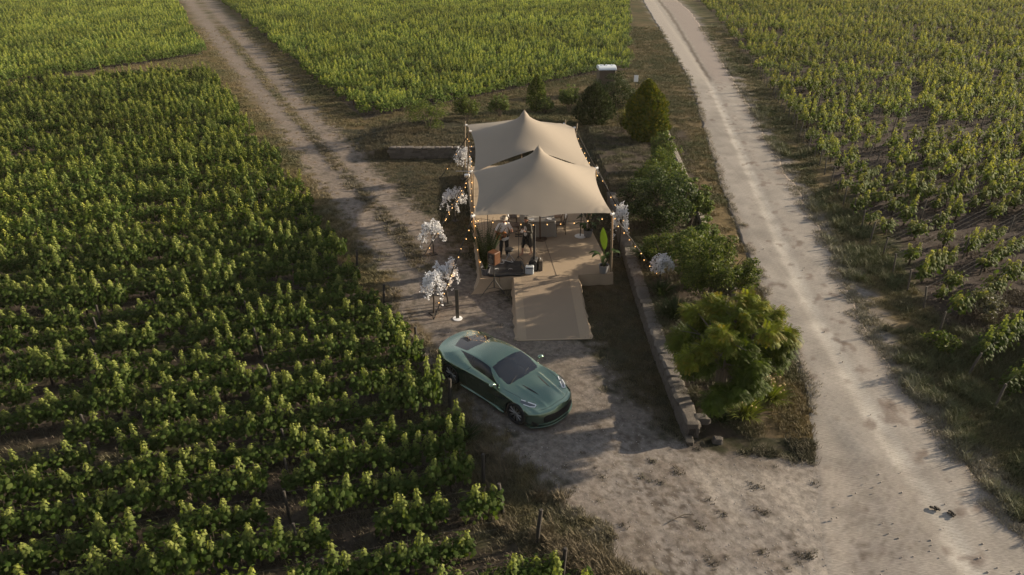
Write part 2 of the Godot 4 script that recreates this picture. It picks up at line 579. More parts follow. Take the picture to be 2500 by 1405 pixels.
func ground_colour(x: float, z: float) -> Color:
	var n0 := noise_big.get_noise_2d(x, z)
	var n1 := noise_mid.get_noise_2d(x, z)
	var n2 := noise_fine.get_noise_2d(x, z)
	var g := gravel_share(x, z, n1, n2)
	var p := Vector2(x, z)
	var base: Color
	var rl := at_z(ROAD_LEFT, z)
	if x > rl:
		# the verge right of the road and the red soil of the young vineyard
		var edge := at_z(ROAD_RIGHT, z)
		var verge := 2.6 + 1.2 * n0 + 0.012 * -z
		base = DRY.lerp(GREEN, clampf(0.62 + n1 * 1.1 + n0 * 0.6, 0.0, 1.0)).lerp(SOIL_RED, smoothstep(verge - 0.8, verge + 0.6, x - edge + n1 * 1.2))
		base = base.lerp(GRAVEL * 0.8, 1.0 - smoothstep(0.1, 1.0, x - edge + n1 * 0.9))
		if z > -21 and x > 13.0:
			base = base.lerp(GREEN * 0.9, 0.5 + n1 * 0.8)
	elif x < at_z(TRACK_LEFT, z) + 0.5 + (0.0 if z > -60 else 1.0):
		var inside := Geometry2D.is_point_in_polygon(p, FIELD_LEFT) or Geometry2D.is_point_in_polygon(p, FIELD_UPPER)
		base = SOIL_DARK.lerp(GREEN, clampf(n0 * 0.5 + n1 * 0.6, 0.0, 0.6)) if inside else DRY.lerp(GREEN, clampf(0.38 + n0 * 0.9 + n1 * 0.8, 0.0, 1.0))
		if z > -24 and not inside:
			base = base.lerp(SOIL_DARK * 1.15, clampf(0.45 + n1 * 0.8, 0.0, 0.85))
	elif Geometry2D.is_point_in_polygon(p, FIELD_MIDDLE):
		base = SOIL_DARK
	elif z > -48.0:
		# lawn round the tent; dry soil in the bed
		base = LAWN.lerp(DRY * 0.62, clampf(0.30 + n1 * 0.9 + n0 * 0.6, 0.0, 1.0)).lerp(SOIL_DARK, clampf(n2 * 0.8 + 0.15, 0.0, 0.6))
		if x > at_z(WALL_LINE, z) and z < -15.0:
			var side := smoothstep(rl - 2.0, rl - 0.9, x + n1 * 0.5)
			base = SOIL_DARK.lerp(GREEN, clampf(0.3 + n1, 0.0, 0.6)).lerp(DRY.lerp(GREEN, clampf(0.25 + n1 + n0, 0.0, 1.0)), side)
	else:
		base = DRY.lerp(GREEN, clampf(0.5 + n0 * 0.8 + n1 * 0.8, 0.0, 1.0)) * 0.85
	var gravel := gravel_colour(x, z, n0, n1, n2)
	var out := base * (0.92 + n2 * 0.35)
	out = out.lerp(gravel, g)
	out.a = 1.0
	return out

func ground_patch(x0: float, x1: float, z0: float, z1: float, step: float, drop: float, sheets: Dictionary) -> void:
	var nx := int((x1 - x0) / step)
	var nz := int((z1 - z0) / step)
	var col := PackedColorArray()
	var pos := PackedVector3Array()
	var kind := PackedByteArray()
	for b in nz + 1:
		var z := z0 + (z1 - z0) * b / nz
		for a in nx + 1:
			var x := x0 + (x1 - x0) * a / nx
			var n1 := noise_mid.get_noise_2d(x, z)
			col.append(ground_colour(x, z))
			pos.append(Vector3(x, ground_height(x, z) - drop, z))
			var w := at_z(WALL_LINE, z)
			var k := 0
			if gravel_share(x, z, n1, noise_fine.get_noise_2d(x, z)) > 0.5:
				k = 1
			elif z > -47.0 and z < -15.0 and x > w and x < at_z(ROAD_LEFT, z):
				k = 2
			elif z > -48.0 and z < -14.0 and x > at_z(TRACK_RIGHT, z) - 0.3 and x <= w:
				k = 3
			kind.append(k)
	var remap := [{}, {}, {}, {}]
	var list := ["ground", "gravel_track", "planting_bed", "lawn"]
	for b in nz:
		for a in nx:
			var o := b * (nx + 1) + a
			var k := kind[o]
			var mb: MB = sheets[list[k]]
			mb.tinted = true
			var q := [0, 0, 0, 0]
			var at := [o, o + nx + 1, o + nx + 2, o + 1]
			for n in 4:
				var s: int = at[n]
				if not remap[k].has(s):
					mb.col = col[s]
					remap[k][s] = mb.vt(pos[s])
				q[n] = remap[k][s]
			mb.quad(q[0], q[1], q[2], q[3])

func build_ground() -> void:
	var sheets := {"ground": MB.new(), "gravel_track": MB.new(), "planting_bed": MB.new(), "lawn": MB.new()}
	var s := 0.125 * GROUND_STEP
	ground_patch(-16, 20, -56, -16, s, 0.0, sheets)
	ground_patch(-16, 20, -16, -6, s * 0.5, 0.0, sheets)
	for r in [[-52, -16, -56, -6], [20, 56, -56, -6]]:
		ground_patch(r[0], r[1], r[2], r[3], 0.5, 0.0, sheets)
	ground_patch(-52, 56, -110, -56, 0.5, 0.0, sheets)
	ground_patch(-152, -52, -110, -6, 2.0, 0.0, sheets)
	ground_patch(56, 156, -110, -6, 2.0, 0.0, sheets)
	ground_patch(-152, 156, -210, -110, 1.0, 0.0, sheets)
	# the far land, out to the horizon, and what lies behind the camera
	var g: MB = sheets["ground"]
	g.col = Color(0.07, 0.08, 0.03)
	for r in [[-900, -152, -900, 500], [156, 900, -900, 500], [-152, 156, -900, -210], [-152, 156, -6, 500]]:
		g.quad(g.vt(Vector3(r[0], 0, r[2])), g.vt(Vector3(r[0], 0, r[3])), g.vt(Vector3(r[1], 0, r[3])), g.vt(Vector3(r[1], 0, r[2])))
	var say := {"ground": ["soil and dry grass between and under the vineyards", "ground"], "gravel_track": ["pale gravel track with two wheel ruts and a grassy middle strip", "track"], "planting_bed": ["raised bed of dark soil between the stone wall and the concrete road", "planting bed"], "lawn": ["dark worn lawn round the tent and ramp", "lawn"]}
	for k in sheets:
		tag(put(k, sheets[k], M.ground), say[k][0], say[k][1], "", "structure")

const GROUND_STEP := 1.0

func build_road() -> void:
	var mb := MB.new()
	var z := -5.0
	var rows := []
	var along := 0.0
	while z > -200.0:
		rows.append(z)
		z -= maxf(0.13, 0.006 * -z)
	var n := 44
	var prev := -1
	for k in rows.size():
		z = rows[k]
		var l := at_z(ROAD_LEFT, z) + noise_mid.get_noise_2d(3.0, z * 0.4) * 0.22 + noise_mid.get_noise_2d(7.0, z * 1.3) * 0.05 
		var r := at_z(ROAD_RIGHT, z) + noise_mid.get_noise_2d(40.0, z * 0.4) * 0.30 + noise_mid.get_noise_2d(47.0, z * 1.3) * 0.07 
		var strip := at_z(ROAD_STRIP, z)
		var at := mb.v.size()
		for s in n + 3:
			var t := clampf(float(s - 1) / n, 0.0, 1.0)
			var x := lerpf(l, r, t)
			var y := 0.034 + 0.02 * sin(PI * t) + noise_mid.get_noise_2d(x, z) * 0.01
			y = lerpf(y, ground_height(x, z) + 0.004, smoothstep(-17.0, -15.2, z) * (1.0 - smoothstep(0.1, 0.4, t)))
			if s == 0 or s == n + 2:
				var level := smoothstep(-16.5, -15.4, z) if s == 0 else 0.0
				y = lerpf(-0.06, y - 0.03, level)
				x -= 0.35 * level
			var d := x - strip
			y -= 0.02 * exp(-d * d / 0.1)
			var n0 := noise_big.get_noise_2d(x, z)
			var n1 := noise_mid.get_noise_2d(x, z)
			var n2 := noise_fine.get_noise_2d(x * 0.8, z * 0.8)
			var c := Color(0.36, 0.325, 0.285) * (0.92 + 0.14 * n0 + 0.26 * n1)
			var far := smoothstep(-62.0, -67.0, z)
			var pale_mask := 1.0 - smoothstep(0.16, 0.42, absf(d + n1 * 0.10))  # mask of the paler concrete strip
			c = c.lerp(Color(0.54, 0.50, 0.44), pale_mask * (0.5 + 0.5 * n1) * (1.0 - far))
			# dirt that gathers right of the pale strip and at both edges
			c = c.lerp(Color(0.19, 0.15, 0.125), clampf(smoothstep(0.1, 0.5, n1 + 0.55 * n2 - absf(d - 0.55) * 0.5), 0.0, 1.0) * 0.75)
			c = c.lerp(Color(0.24, 0.19, 0.15), clampf(smoothstep(0.75, 0.0, r - x - n1 * 0.5) + smoothstep(0.5, 0.0, x - l - n1 * 0.4) * smoothstep(-15.5, -18.0, z), 0.0, 1.0) * 0.6)
			c = c.lerp(Color(0.15, 0.115, 0.095), smoothstep(0.50, 0.72, noise_fine.get_noise_2d(x * 0.4 + 30, z * 0.4) + 0.4 * n1) * 0.7)
			if z > -16.5:  # a tyre stain down the joint with the gravel
				var joint := 8.5 + (z + 14.8) * 0.02 - 0.25 * (z + 14.8)
				c = c.lerp(Color(0.20, 0.175, 0.16), exp(-pow((x - joint) / 0.10, 2.0)) * (0.25 + n1) * smoothstep(-9.0, -12.0, z))
				c = c.lerp(gravel_colour(x, z, n0, n1, noise_fine.get_noise_2d(x, z)), (1.0 - smoothstep(0.5, 3.2, x - l + n1 * 1.2)) * smoothstep(-14.5, -13.6, z))
			if far > 0.0:  # farther up, a pale slab on the left and packed dirt on the right
				c = c.lerp(Color(0.40, 0.36, 0.31), far * smoothstep(0.44, 0.38, t))
				c = c.lerp(Color(0.13, 0.105, 0.085), far * exp(-pow((t - 0.46) / 0.045, 2.0)) * 0.8)
				c = c.lerp(Color(0.30, 0.255, 0.225), far * smoothstep(0.5, 0.58, t) * 0.9)
			c.a = 1.0
			mb.paint(c)
			mb.vt(Vector3(x, y, z), Vector2(x, along))
		if prev >= 0:
			for s in n + 2:
				mb.quad(prev + s, prev + s + 1, at + s + 1, at + s)
		if k + 1 < rows.size():
			along += absf(rows[k + 1] - z)
		prev = at
	tag(put("concrete_road", mb, M.road), "dusty pale concrete road with a lighter strip down its middle", "road", "", "structure")

# ---------------------------------------------------------------- walls
func rough_stone(sd: int) -> ArrayMesh:
	var r := RandomNumberGenerator.new()
	r.seed = sd
	var mb := MB.new()
	var tone := r.randf_range(0.75, 1.15)
	mb.paint(Color(0.235 * tone, 0.205 * tone, 0.175 * tone))
	mb.box(Vector3.ZERO, Vector3.ONE, Basis.IDENTITY, 0.16)
	for k in mb.v.size():
		var p := mb.v[k]
		mb.v[k] = p + Vector3(noise_fine.get_noise_3d(p.x * 0.9 + sd, p.y * 0.9, p.z * 0.9), noise_fine.get_noise_3d(p.x * 0.9, p.y * 0.9 + sd, p.z * 0.9), noise_fine.get_noise_3d(p.x, p.y, p.z + sd)) * 0.22
	return mb.mesh()

func stone_wall(called: String, label: String, line: Array, height: float, thick: float, sd: int, base_y := 0.0) -> void:
	var o := thing(called, label, "wall")
	var r := RandomNumberGenerator.new()
	r.seed = sd
	var kinds := []
	for k in 7:
		kinds.append(rough_stone(sd * 10 + k))
	var core := MB.new()
	core.paint(Color(0.16, 0.14, 0.12))
	var along := 0.0
	for k in line.size() - 1:
		var a: Vector3 = line[k]
		var b: Vector3 = line[k + 1]
		var d := (b - a).normalized()
		var bas := Basis(d, Vector3.UP, d.cross(Vector3.UP))
		var len := a.distance_to(b)
		core.box((a + b) * 0.5 + Vector3.UP * (height * 0.46 + base_y), Vector3(len + 0.02, height * 0.9, thick * 0.8), bas)
		var rows := int(ceil(height / 0.2))
		for row in rows:
			var t := r.randf_range(-0.2, 0.0)
			while t < len:
				var w := r.randf_range(0.26, 0.55)
				for s in ([-1, 1] if row < rows - 1 else [0]):
					var st := MeshInstance3D.new()
					st.name = numbered("stone", o)
					st.mesh = kinds[r.randi() % 7]
					st.material_override = M.stone
					o.add_child(st, true)
					var depth := thick * 0.3 if s else thick * 1.06
					var hh := height / rows
					var bb := bas.rotated(Vector3.UP, r.randf_range(-0.08, 0.08)) * Basis.from_scale(Vector3(w * 1.02, hh * r.randf_range(1.0, 1.15), depth))
					st.transform = Transform3D(bb, a + d * (t + w * 0.5) + Vector3.UP * (base_y + hh * (row + 0.5)) + bas.z * s * thick * 0.37)
				t += w
	put("mortar_core", core, M.stone, o)

func build_walls() -> void:
	var line := []
	for z in [-15.1, -17.0, -19.0, -21.5, -24.0, -27.0, -30.0, -33.5]:
		line.append(Vector3(at_z(WALL_LINE, z), 0, z))
	stone_wall("garden_wall", "long low rubble stone wall along the lawn, holding up the planting bed", line, 0.56, 0.42, 3)
	stone_wall("terrace_wall", "short grey stone retaining wall left of the rear tent", [Vector3(-7.5, 0, -41.25), Vector3(-5.0, 0, -41.25), Vector3(-2.2, 0, -41.3)], 0.7, 0.38, 4)
	var kerb := thing("kerb_wall", "narrow low wall with a pale top between the shrubs and the road verge", "wall")
	var mb := MB.new()
	mb.paint(Color(0.27, 0.235, 0.19))
	for k in KERB_LINE.size() - 1:
		var a := Vector3(KERB_LINE[k][1], 0.2, KERB_LINE[k][0])
		var b := Vector3(KERB_LINE[k + 1][1], 0.2, KERB_LINE[k + 1][0])
		var d := (b - a).normalized()
		mb.box((a + b) * 0.5, Vector3(a.distance_to(b) - 0.01, 0.55, 0.2), Basis(d, Vector3.UP, d.cross(Vector3.UP)), 0.02)
	put("coping", mb, M.stone, kerb)
	var cap := MB.new()
	cap.paint(Color(0.40, 0.35, 0.28))
	for k in KERB_LINE.size() - 1:
		var a := Vector3(KERB_LINE[k][1], 0.50, KERB_LINE[k][0])
		var b := Vector3(KERB_LINE[k + 1][1], 0.50, KERB_LINE[k + 1][0])
		var d := (b - a).normalized()
		var n := int(a.distance_to(b) / 1.2)
		for q in n:
			var m := a.lerp(b, (q + 0.5) / n)
			cap.box(m + Vector3.UP * 0.002 * (q % 3), Vector3(a.distance_to(b) / n - 0.015, 0.05, 0.26), Basis(d, Vector3.UP, d.cross(Vector3.UP)), 0.012)
	put("cap_slab", cap, M.stone, kerb)

# ---------------------------------------------------------------- stage, ramp and tents
const STAGE_AT := Vector3(-1.27, 0, -23.85)
const STAGE_TURN := 5.4
const DECK := 0.5

func on_stage(u: float, w: float, y := DECK) -> Vector3:  # u to the right along the front edge, w towards the back
	return STAGE_AT + Basis(Vector3.UP, deg_to_rad(STAGE_TURN)) * Vector3(u, y, -w)

func build_stage() -> void:
	var o := thing("stage_platform", "low stage platform covered and skirted in beige carpet under the tents", "stage", STAGE_AT, STAGE_TURN)
	var r := RandomNumberGenerator.new()
	r.seed = 5
	var deck := MB.new()
	var nx := 14
	var nz := 36
	for b in nz + 1:
		for a in nx + 1:
			var x := 5.34 * a / nx
			var z := -14.2 * b / nz
			deck.vt(Vector3(x, DECK + noise_mid.get_noise_2d(x * 1.5, z * 1.5) * 0.006, z))
	for b in nz:
		for a in nx:
			var q := b * (nx + 1) + a
			deck.quad(q, q + 1, q + nx + 2, q + nx + 1)
	put("deck_carpet", deck, M.carpet, o)
	var seam := MB.new()
	seam.box(Vector3(3.05, DECK + 0.006, -3.0), Vector3(0.012, 0.004, 6.0))
	seam.box(Vector3(2.6, DECK + 0.006, -2.35), Vector3(0.9, 0.004, 0.012))
	put("carpet_seam", seam, M.black_matt, o)
	# skirt cloth hanging with shallow folds, kicked out at the left corner
	var skirt := MB.new()
	var path := [Vector3(0, 0, -14.2), Vector3(0, 0, 0), Vector3(5.34, 0, 0), Vector3(5.34, 0, -14.2)]
	var outs := [Vector3(-1, 0, 0), Vector3(0, 0, 1), Vector3(1, 0, 0)]
	var prev := -1
	for s in 3:
		var a: Vector3 = path[s]
		var b: Vector3 = path[s + 1]
		var n := int(a.distance_to(b) / 0.06)
		for k in n + 1:
			var t := float(k) / n
			var p := a.lerp(b, t)
			var out: Vector3 = outs[s]
			if s > 0 and t < 0.02:
				out = (out + outs[s - 1]).normalized() * 1.3
			if s < 2 and t > 0.98:
				out = (out + outs[s + 1]).normalized() * 1.3
			var at := skirt.v.size()
			var flare := 0.05 + 0.05 * noise_mid.get_noise_2d(p.x * 2.2, p.z * 2.2 + s * 9)
			var corner := exp(-p.distance_to(Vector3(0, 0, 0)) * 2.2)
			for q in 6:
				var h := q / 5.0
				var fold := sin(t * n * 0.55 + noise_mid.get_noise_1d(t * 6 + s) * 5.0) * 0.012 * h
				skirt.vt(p + out * (flare * h + fold + corner * 0.34 * h * h) + Vector3.UP * lerpf(DECK - 0.004, 0.012, h))
			if prev >= 0 and k > 0:
				for q in 5:
					skirt.quad(prev + q, prev + q + 1, at + q + 1, at + q)
			prev = at
	put("skirt", skirt, M.carpet, o)

	var ramp := thing("entrance_ramp", "carpeted ramp with paler side runners leading up to the stage", "ramp")
	var bl := Vector3(0.19, 0.012, -20.14)
	var br := Vector3(2.77, 0.012, -20.27)
	var tl := Vector3(0.03, DECK + 0.02, -23.93)
	var tr := Vector3(2.63, DECK + 0.02, -24.16)
	var deck2 := MB.new()
	var run_l := MB.new()
	var run_r := MB.new()
	var n := 26
	for piece in 3:
		var mb: MB = [deck2, run_l, run_r][piece]
		var u0: float = [0.115, -0.02, 0.85][piece]
		var u1: float = [0.86, 0.125, 1.02][piece]
		var lift := 0.0 if piece == 0 else 0.007
		var cols := 8
		for k in n + 1:
			var t := float(k) / n
			for a in cols + 1:
				var u := lerpf(u0, u1, float(a) / cols)
				var p := bl.lerp(br, u).lerp(tl.lerp(tr, u), t)
				p.y += lift + noise_mid.get_noise_2d(p.x * 2.0, p.z * 2.0) * 0.006
				if piece == 1 and a == 0 or piece == 2 and a == cols:
					p.y = maxf(0.01, p.y - 0.30) if t > 0.05 else 0.01
					p.x += (-0.03 if piece == 1 else 0.03) + noise_mid.get_noise_1d(p.z * 2.5) * 0.09
				mb.vt(p)
		for k in n:
			for a in cols:
				var q := k * (cols + 1) + a
				mb.quad(q, q + 1, q + cols + 2, q + cols + 1)
	put("ramp_deck", deck2, M.carpet_dark, ramp)
	put("side_runner", run_l, M.carpet, ramp)
	put("side_runner", run_r, M.carpet, ramp)
	var body := MB.new()
	var under := Vector3.DOWN * 0.05
	body.flat4(bl, br, br + under * 0.2, bl + under * 0.2)
	for e in [[bl, tl, -1.0], [br, tr, 1.0]]:
		var a: Vector3 = e[0]
		var b: Vector3 = e[1]
		var c := Vector3(b.x, 0, b.z)
		if e[2] < 0:
			body.flat3(a + under * 0.2, b + under, c)
		else:
			body.flat3(b + under, a + under * 0.2, c)
	put("frame", body, M.black_matt, ramp)
	# the low end lip of the ramp
	var lip := MB.new()
	lip.box((bl + br) * 0.5 + Vector3(0, 0.008, 0.03), Vector3(2.64, 0.014, 0.08), Basis(Vector3.UP, 0.05))
	put("end_lip", lip, M.carpet, ramp)

func relax_sheet(corner: Array, fixed: Dictionary, peak: Vector3, n: int, m: int, sd: int, ridge_to: Array) -> MB:
	# a stretched cloth: corners a b c d (front left, front right, back right, back left), fixed edge points by [row, column]
	var p := PackedVector3Array()
	var hold := PackedByteArray()
	for b in m + 1:
		for a in n + 1:
			var s := float(a) / n
			var t := float(b) / m
			p.append((corner[0] as Vector3).lerp(corner[1], s).lerp((corner[3] as Vector3).lerp(corner[2], s), t))
			hold.append(0)
	for q in [[0, 0, 0], [0, n, 1], [m, n, 2], [m, 0, 3]]:
		p[q[0] * (n + 1) + q[1]] = corner[q[2]]
		hold[q[0] * (n + 1) + q[1]] = 1
	for k in fixed:
		p[k[0] * (n + 1) + k[1]] = fixed[k]
		hold[k[0] * (n + 1) + k[1]] = 1
	var near := 0
	for k in p.size():
		var d := Vector2(p[k].x - peak.x, p[k].z - peak.z).length()
		if d < 0.34:
			hold[k] = 2
		if d < Vector2(p[near].x - peak.x, p[near].z - peak.z).length():
			near = k
	var shift := Vector3(peak.x - p[near].x, 0, peak.z - p[near].z)
	for k in p.size():
		if hold[k] == 2:
			p[k] += shift
			var d := Vector2(p[k].x - peak.x, p[k].z - peak.z).length()
			p[k].y = peak.y - 0.07 * smoothstep(0.0, 0.1, d) - 0.78 * d
	# taut ridges from the peak to the supports
	var ni := near % (n + 1)
	var nj := near / (n + 1)
	for q in ridge_to:
		var end: Vector3 = p[q[0] * (n + 1) + q[1]]
		var steps: int = maxi(absi(q[0] - nj), absi(q[1] - ni))
		for e in range(1, steps):
			var t := float(e) / steps
			var k: int = int(round(lerpf(nj, q[0], t))) * (n + 1) + int(round(lerpf(ni, q[1], t)))
			if hold[k] == 1:
				continue
			hold[k] = 3
			p[k] = peak.lerp(end, t) + Vector3.DOWN * (q[2] * 4.0 * t * (1.0 - t) * (1.0 - 0.35 * t))
	for it in 420:
		if it == 405:
			for k in hold.size():
				if hold[k] == 3 or hold[k] == 2 and Vector2(p[k].x - peak.x, p[k].z - peak.z).length() > 0.2:
					hold[k] = 0
		for b in m + 1:
			for a in n + 1:
				var k := b * (n + 1) + a
				if hold[k]:
					continue
				var eb := b == 0 or b == m
				var ea := a == 0 or a == n
				if not eb and not ea:
					p[k] = (p[k - 1] + p[k + 1] + p[k - n - 1] + p[k + n + 1]) * 0.25
				elif eb:
					p[k] = ((p[k - 1] + p[k + 1]) * 80.0 + p[k + n + 1 if b == 0 else k - n - 1]) / 161.0
				else:
					p[k] = ((p[k - n - 1] + p[k + n + 1]) * 80.0 + p[k + 1 if a == 0 else k - 1]) / 161.0
	var mb := MB.new()
	for k in p.size():
		var q := p[k]
		for c in corner:
			var d: Vector3 = q - c
			var r := Vector2(d.x, d.z).length()
			var ang := atan2(d.z, d.x)
			q.y += 0.03 * sin(ang * 34.0 + sd) * exp(-r / 0.75) * smoothstep(0.05, 0.3, r)
		q.y += noise_mid.get_noise_3d(q.x, q.z, sd) * 0.012
		mb.vt(q)
	for b in m:
		for a in n:
			var k := b * (n + 1) + a
			mb.quad(k, k + 1, k + n + 2, k + n + 1)
	return mb

func pole(parent: Node, foot: Vector3, top: Vector3, r := 0.042) -> void:
	var mb := MB.new()
	mb.tube([foot, foot.lerp(top, 0.5), top, top + (top - foot).normalized() * 0.12], [r, r, r * 0.95, r * 0.5], 9)
	put("pole", mb, M.wood_pole, parent)

const F_FL := Vector3(-1.46, 3.18, -23.85)
const F_FR := Vector3(3.80, 3.16, -24.1)
const F_BL := Vector3(-1.80, 3.2, -29.0)
const F_BR := Vector3(3.72, 3.36, -29.0)
const R_FL := Vector3(-1.75, 2.85, -29.9)
const R_FR := Vector3(3.75, 2.85, -30.0)
const R_ML := Vector3(-2.17, 3.3, -35.2)
const R_MR := Vector3(3.32, 3.3, -35.9)
const R_BL := Vector3(-2.54, 3.0, -37.6)
const R_BR := Vector3(2.92, 3.0, -37.9)
const F_PEAK := Vector3(1.07, 5.0, -26.9)
const R_PEAK := Vector3(0.60, 4.86, -33.4)

func build_tents() -> void:
	var o := thing("stretch_tent", "front beige stretch tent with a pointed peak, shading the musicians", "tent", Vector3.ZERO, 0.0, "beige stretch tents over the stage")
	put("canopy", relax_sheet([F_FL, F_FR, F_BR, F_BL], {[44, 22]: Vector3(0.98, 3.78, -28.95), [0, 22]: Vector3(1.15, 3.17, -23.75)}, F_PEAK, 44, 44, 1, [[0, 0, 0.17], [0, 44, 0.17], [44, 44, 0.24], [44, 0, 0.24]]), M.canvas, o)
	pole(o, on_stage(0.06, 0.12), F_FL)
	pole(o, on_stage(5.28, 0.14), F_FR)
	pole(o, on_stage(-0.02, 5.2), F_BL)
	pole(o, on_stage(5.34, 4.9), F_BR)
	pole(o, on_stage(-0.02, 4.75), F_BL + Vector3(0.1, -0.1, 0.25), 0.035)
	var mast := MB.new()
	mast.tube([Vector3(1.25, DECK, -27.7), F_PEAK + Vector3(0.02, -0.1, -0.02)], [0.034, 0.03], 9)
	put("centre_pole", mast, M.brown_wood, o)
	var disc := MB.new()
	disc.lathe([Vector2(0.0, 0.0), Vector2(0.29, 0.0), Vector2(0.30, 0.012), Vector2(0.29, 0.03), Vector2(0.05, 0.035), Vector2(0.0, 0.035)], 28, Transform3D(Basis.IDENTITY, Vector3(1.25, DECK + 0.008, -27.7)))
	put("pole_base", disc, M.brown_wood, o)
	for c in [F_FL, F_FR, F_BL, F_BR]:
		var strap := MB.new()
		strap.box(c + Vector3(0, -0.02, 0), Vector3(0.16, 0.10, 0.10), Basis(Vector3.UP, 0.6), 0.02)
		strap.blade(c + Vector3(0.02, -0.02, 0.04), Vector3(0.2, -1, 0.1).normalized(), Vector3.RIGHT, 0.34, 0.05, 0.2)
		put("corner_strap", strap, M.white, o)
	var rear := thing("stretch_tent", "rear beige stretch tent behind the front peak, its back edge lower", "tent", Vector3.ZERO, 0.0, "beige stretch tents over the stage")
	put("canopy", relax_sheet([R_FL, R_FR, R_BR, R_BL], {[33, 0]: R_ML, [33, 44]: R_MR, [48, 22]: Vector3(0.25, 3.35, -37.5), [0, 22]: Vector3(0.95, 3.74, -30.35)}, R_PEAK, 44, 48, 2, [[0, 0, 0.24], [0, 44, 0.24], [33, 0, 0.24], [33, 44, 0.24]]), M.canvas, rear)
	pole(rear, on_stage(-0.1, 6.1), R_FL)
	pole(rear, on_stage(5.4, 5.9), R_FR)
	pole(rear, on_stage(-0.06, 11.4), R_ML + Vector3(-0.08, 0.1, 0))
	pole(rear, on_stage(5.45, 11.5), R_MR + Vector3(0.12, 0.12, 0))
	pole(rear, on_stage(-0.12, 13.9), R_BL + Vector3(-0.05, 0.1, 0))
	pole(rear, on_stage(5.35, 13.6), R_BR + Vector3(0.05, 0.1, 0))
	pole(rear, on_stage(2.6, 9.9), R_PEAK + Vector3(0, -0.12, 0), 0.03)
	for c in [R_ML, R_MR, R_BL, R_BR]:
		var lash := MB.new()
		lash.box(c, Vector3(0.14, 0.09, 0.09), Basis(Vector3.UP, 0.4), 0.02)
		put("corner_strap", lash, M.white, rear)
	# guy ropes: each its own
	var ropes := [
		["dark guy rope from the tent's front left corner down to the double blossom tree", F_FL, Vector3(-2.86, 0.02, -21.6)],
		["dark guy rope from the left middle pole down past the single blossom tree on gravel", F_BL, Vector3(-3.80, 0.02, -27.3)],
		["dark guy rope from the left middle pole to the blossom tree nearest the tent", F_BL + Vector3(0, -0.15, 0), Vector3(-3.33, 0.02, -30.6)],
		["thin guy rope from the rear tent's left pole to the lawn below the terrace wall", R_ML, Vector3(-4.1, 0.02, -37.3)],
		["guy rope from the tent's front right corner down into the planting bed", F_FR, Vector3(5.85, 0.45, -24.1)],
		["guy rope from the right middle pole down to the blossom tree beside the bed", F_BR, Vector3(5.4, 0.5, -28.4)],
		["guy rope from the rear tent's right pole to the shaded lawn", R_MR, Vector3(5.2, 0.1, -34.5)],
	]
	for g in ropes:
		var mb := MB.new()
		var a: Vector3 = g[1]
		var b: Vector3 = g[2]
		mb.tube([a, a.lerp(b, 0.5) + Vector3.DOWN * 0.03, b], [0.022, 0.022, 0.022], 6)
		var t := thing("guy_rope", g[0], "rope", Vector3.ZERO, 0.0, "guy ropes holding the tents")
		put("rope", mb, M.rope, t)
		var peg := MB.new()
		peg.tube([b + Vector3(0, -0.1, 0), b + Vector3(-0.03, 0.10, 0.03)], [0.02, 0.028], 7)
		put("ground_peg", peg, M.black, t)

# ---------------------------------------------------------------- plants
func rand_dir(r: RandomNumberGenerator) -> Vector3:
	var z := r.randf_range(-1, 1)
	var a := r.randf() * TAU
	var s := sqrt(1 - z * z)
	return Vector3(s * cos(a), z, s * sin(a))

func clump(mb: MB, r: RandomNumberGenerator, at: Vector3, rad: float, n: int, size: float, lobes: int, cols: Array, squash := 0.85) -> void:
	for k in n:
		var d := rand_dir(r)
		if d.y < -0.5:
			d.y = -d.y
		var p := at + Vector3(d.x, d.y * squash, d.z) * rad * pow(r.randf(), 0.4)
		var nrm := (d * 0.7 + Vector3.UP * 0.5 + rand_dir(r) * 0.8).normalized()
		var along := (d + rand_dir(r) * 0.9 + Vector3.DOWN * 0.3)
		along = (along - nrm * along.dot(nrm)).normalized()
		var c: Color = (cols[0] as Color).lerp(cols[1], r.randf())
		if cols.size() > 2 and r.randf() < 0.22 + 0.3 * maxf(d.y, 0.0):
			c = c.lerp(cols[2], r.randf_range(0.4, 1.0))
		mb.paint(c)
		mb.leaf(p, along, nrm, size * r.randf_range(0.6, 1.25), lobes)

func stems(mb: MB, r: RandomNumberGenerator, height: float, spread: float, n: int, rad: float) -> void:
	for k in n:
		var a := TAU * k / n + r.randf() * 0.8
		var o := Vector3(cos(a), 0, sin(a))
		var base := o * rad * 1.6
		mb.tube([base + Vector3.DOWN * 0.1, base + o * spread * 0.25 + Vector3.UP * height * 0.4, o * spread * 0.6 + Vector3.UP * height * 0.75], [rad, rad * 0.75, rad * 0.3], 7)
		for q in 3:
			var b := o.rotated(Vector3.UP, r.randf_range(-1.2, 1.2))
			var f := base.lerp(o * spread * 0.6 + Vector3.UP * height * 0.75, r.randf_range(0.4, 0.8))
			mb.tube([f, f + b * spread * 0.4 + Vector3.UP * height * 0.15], [rad * 0.45, rad * 0.15], 5)

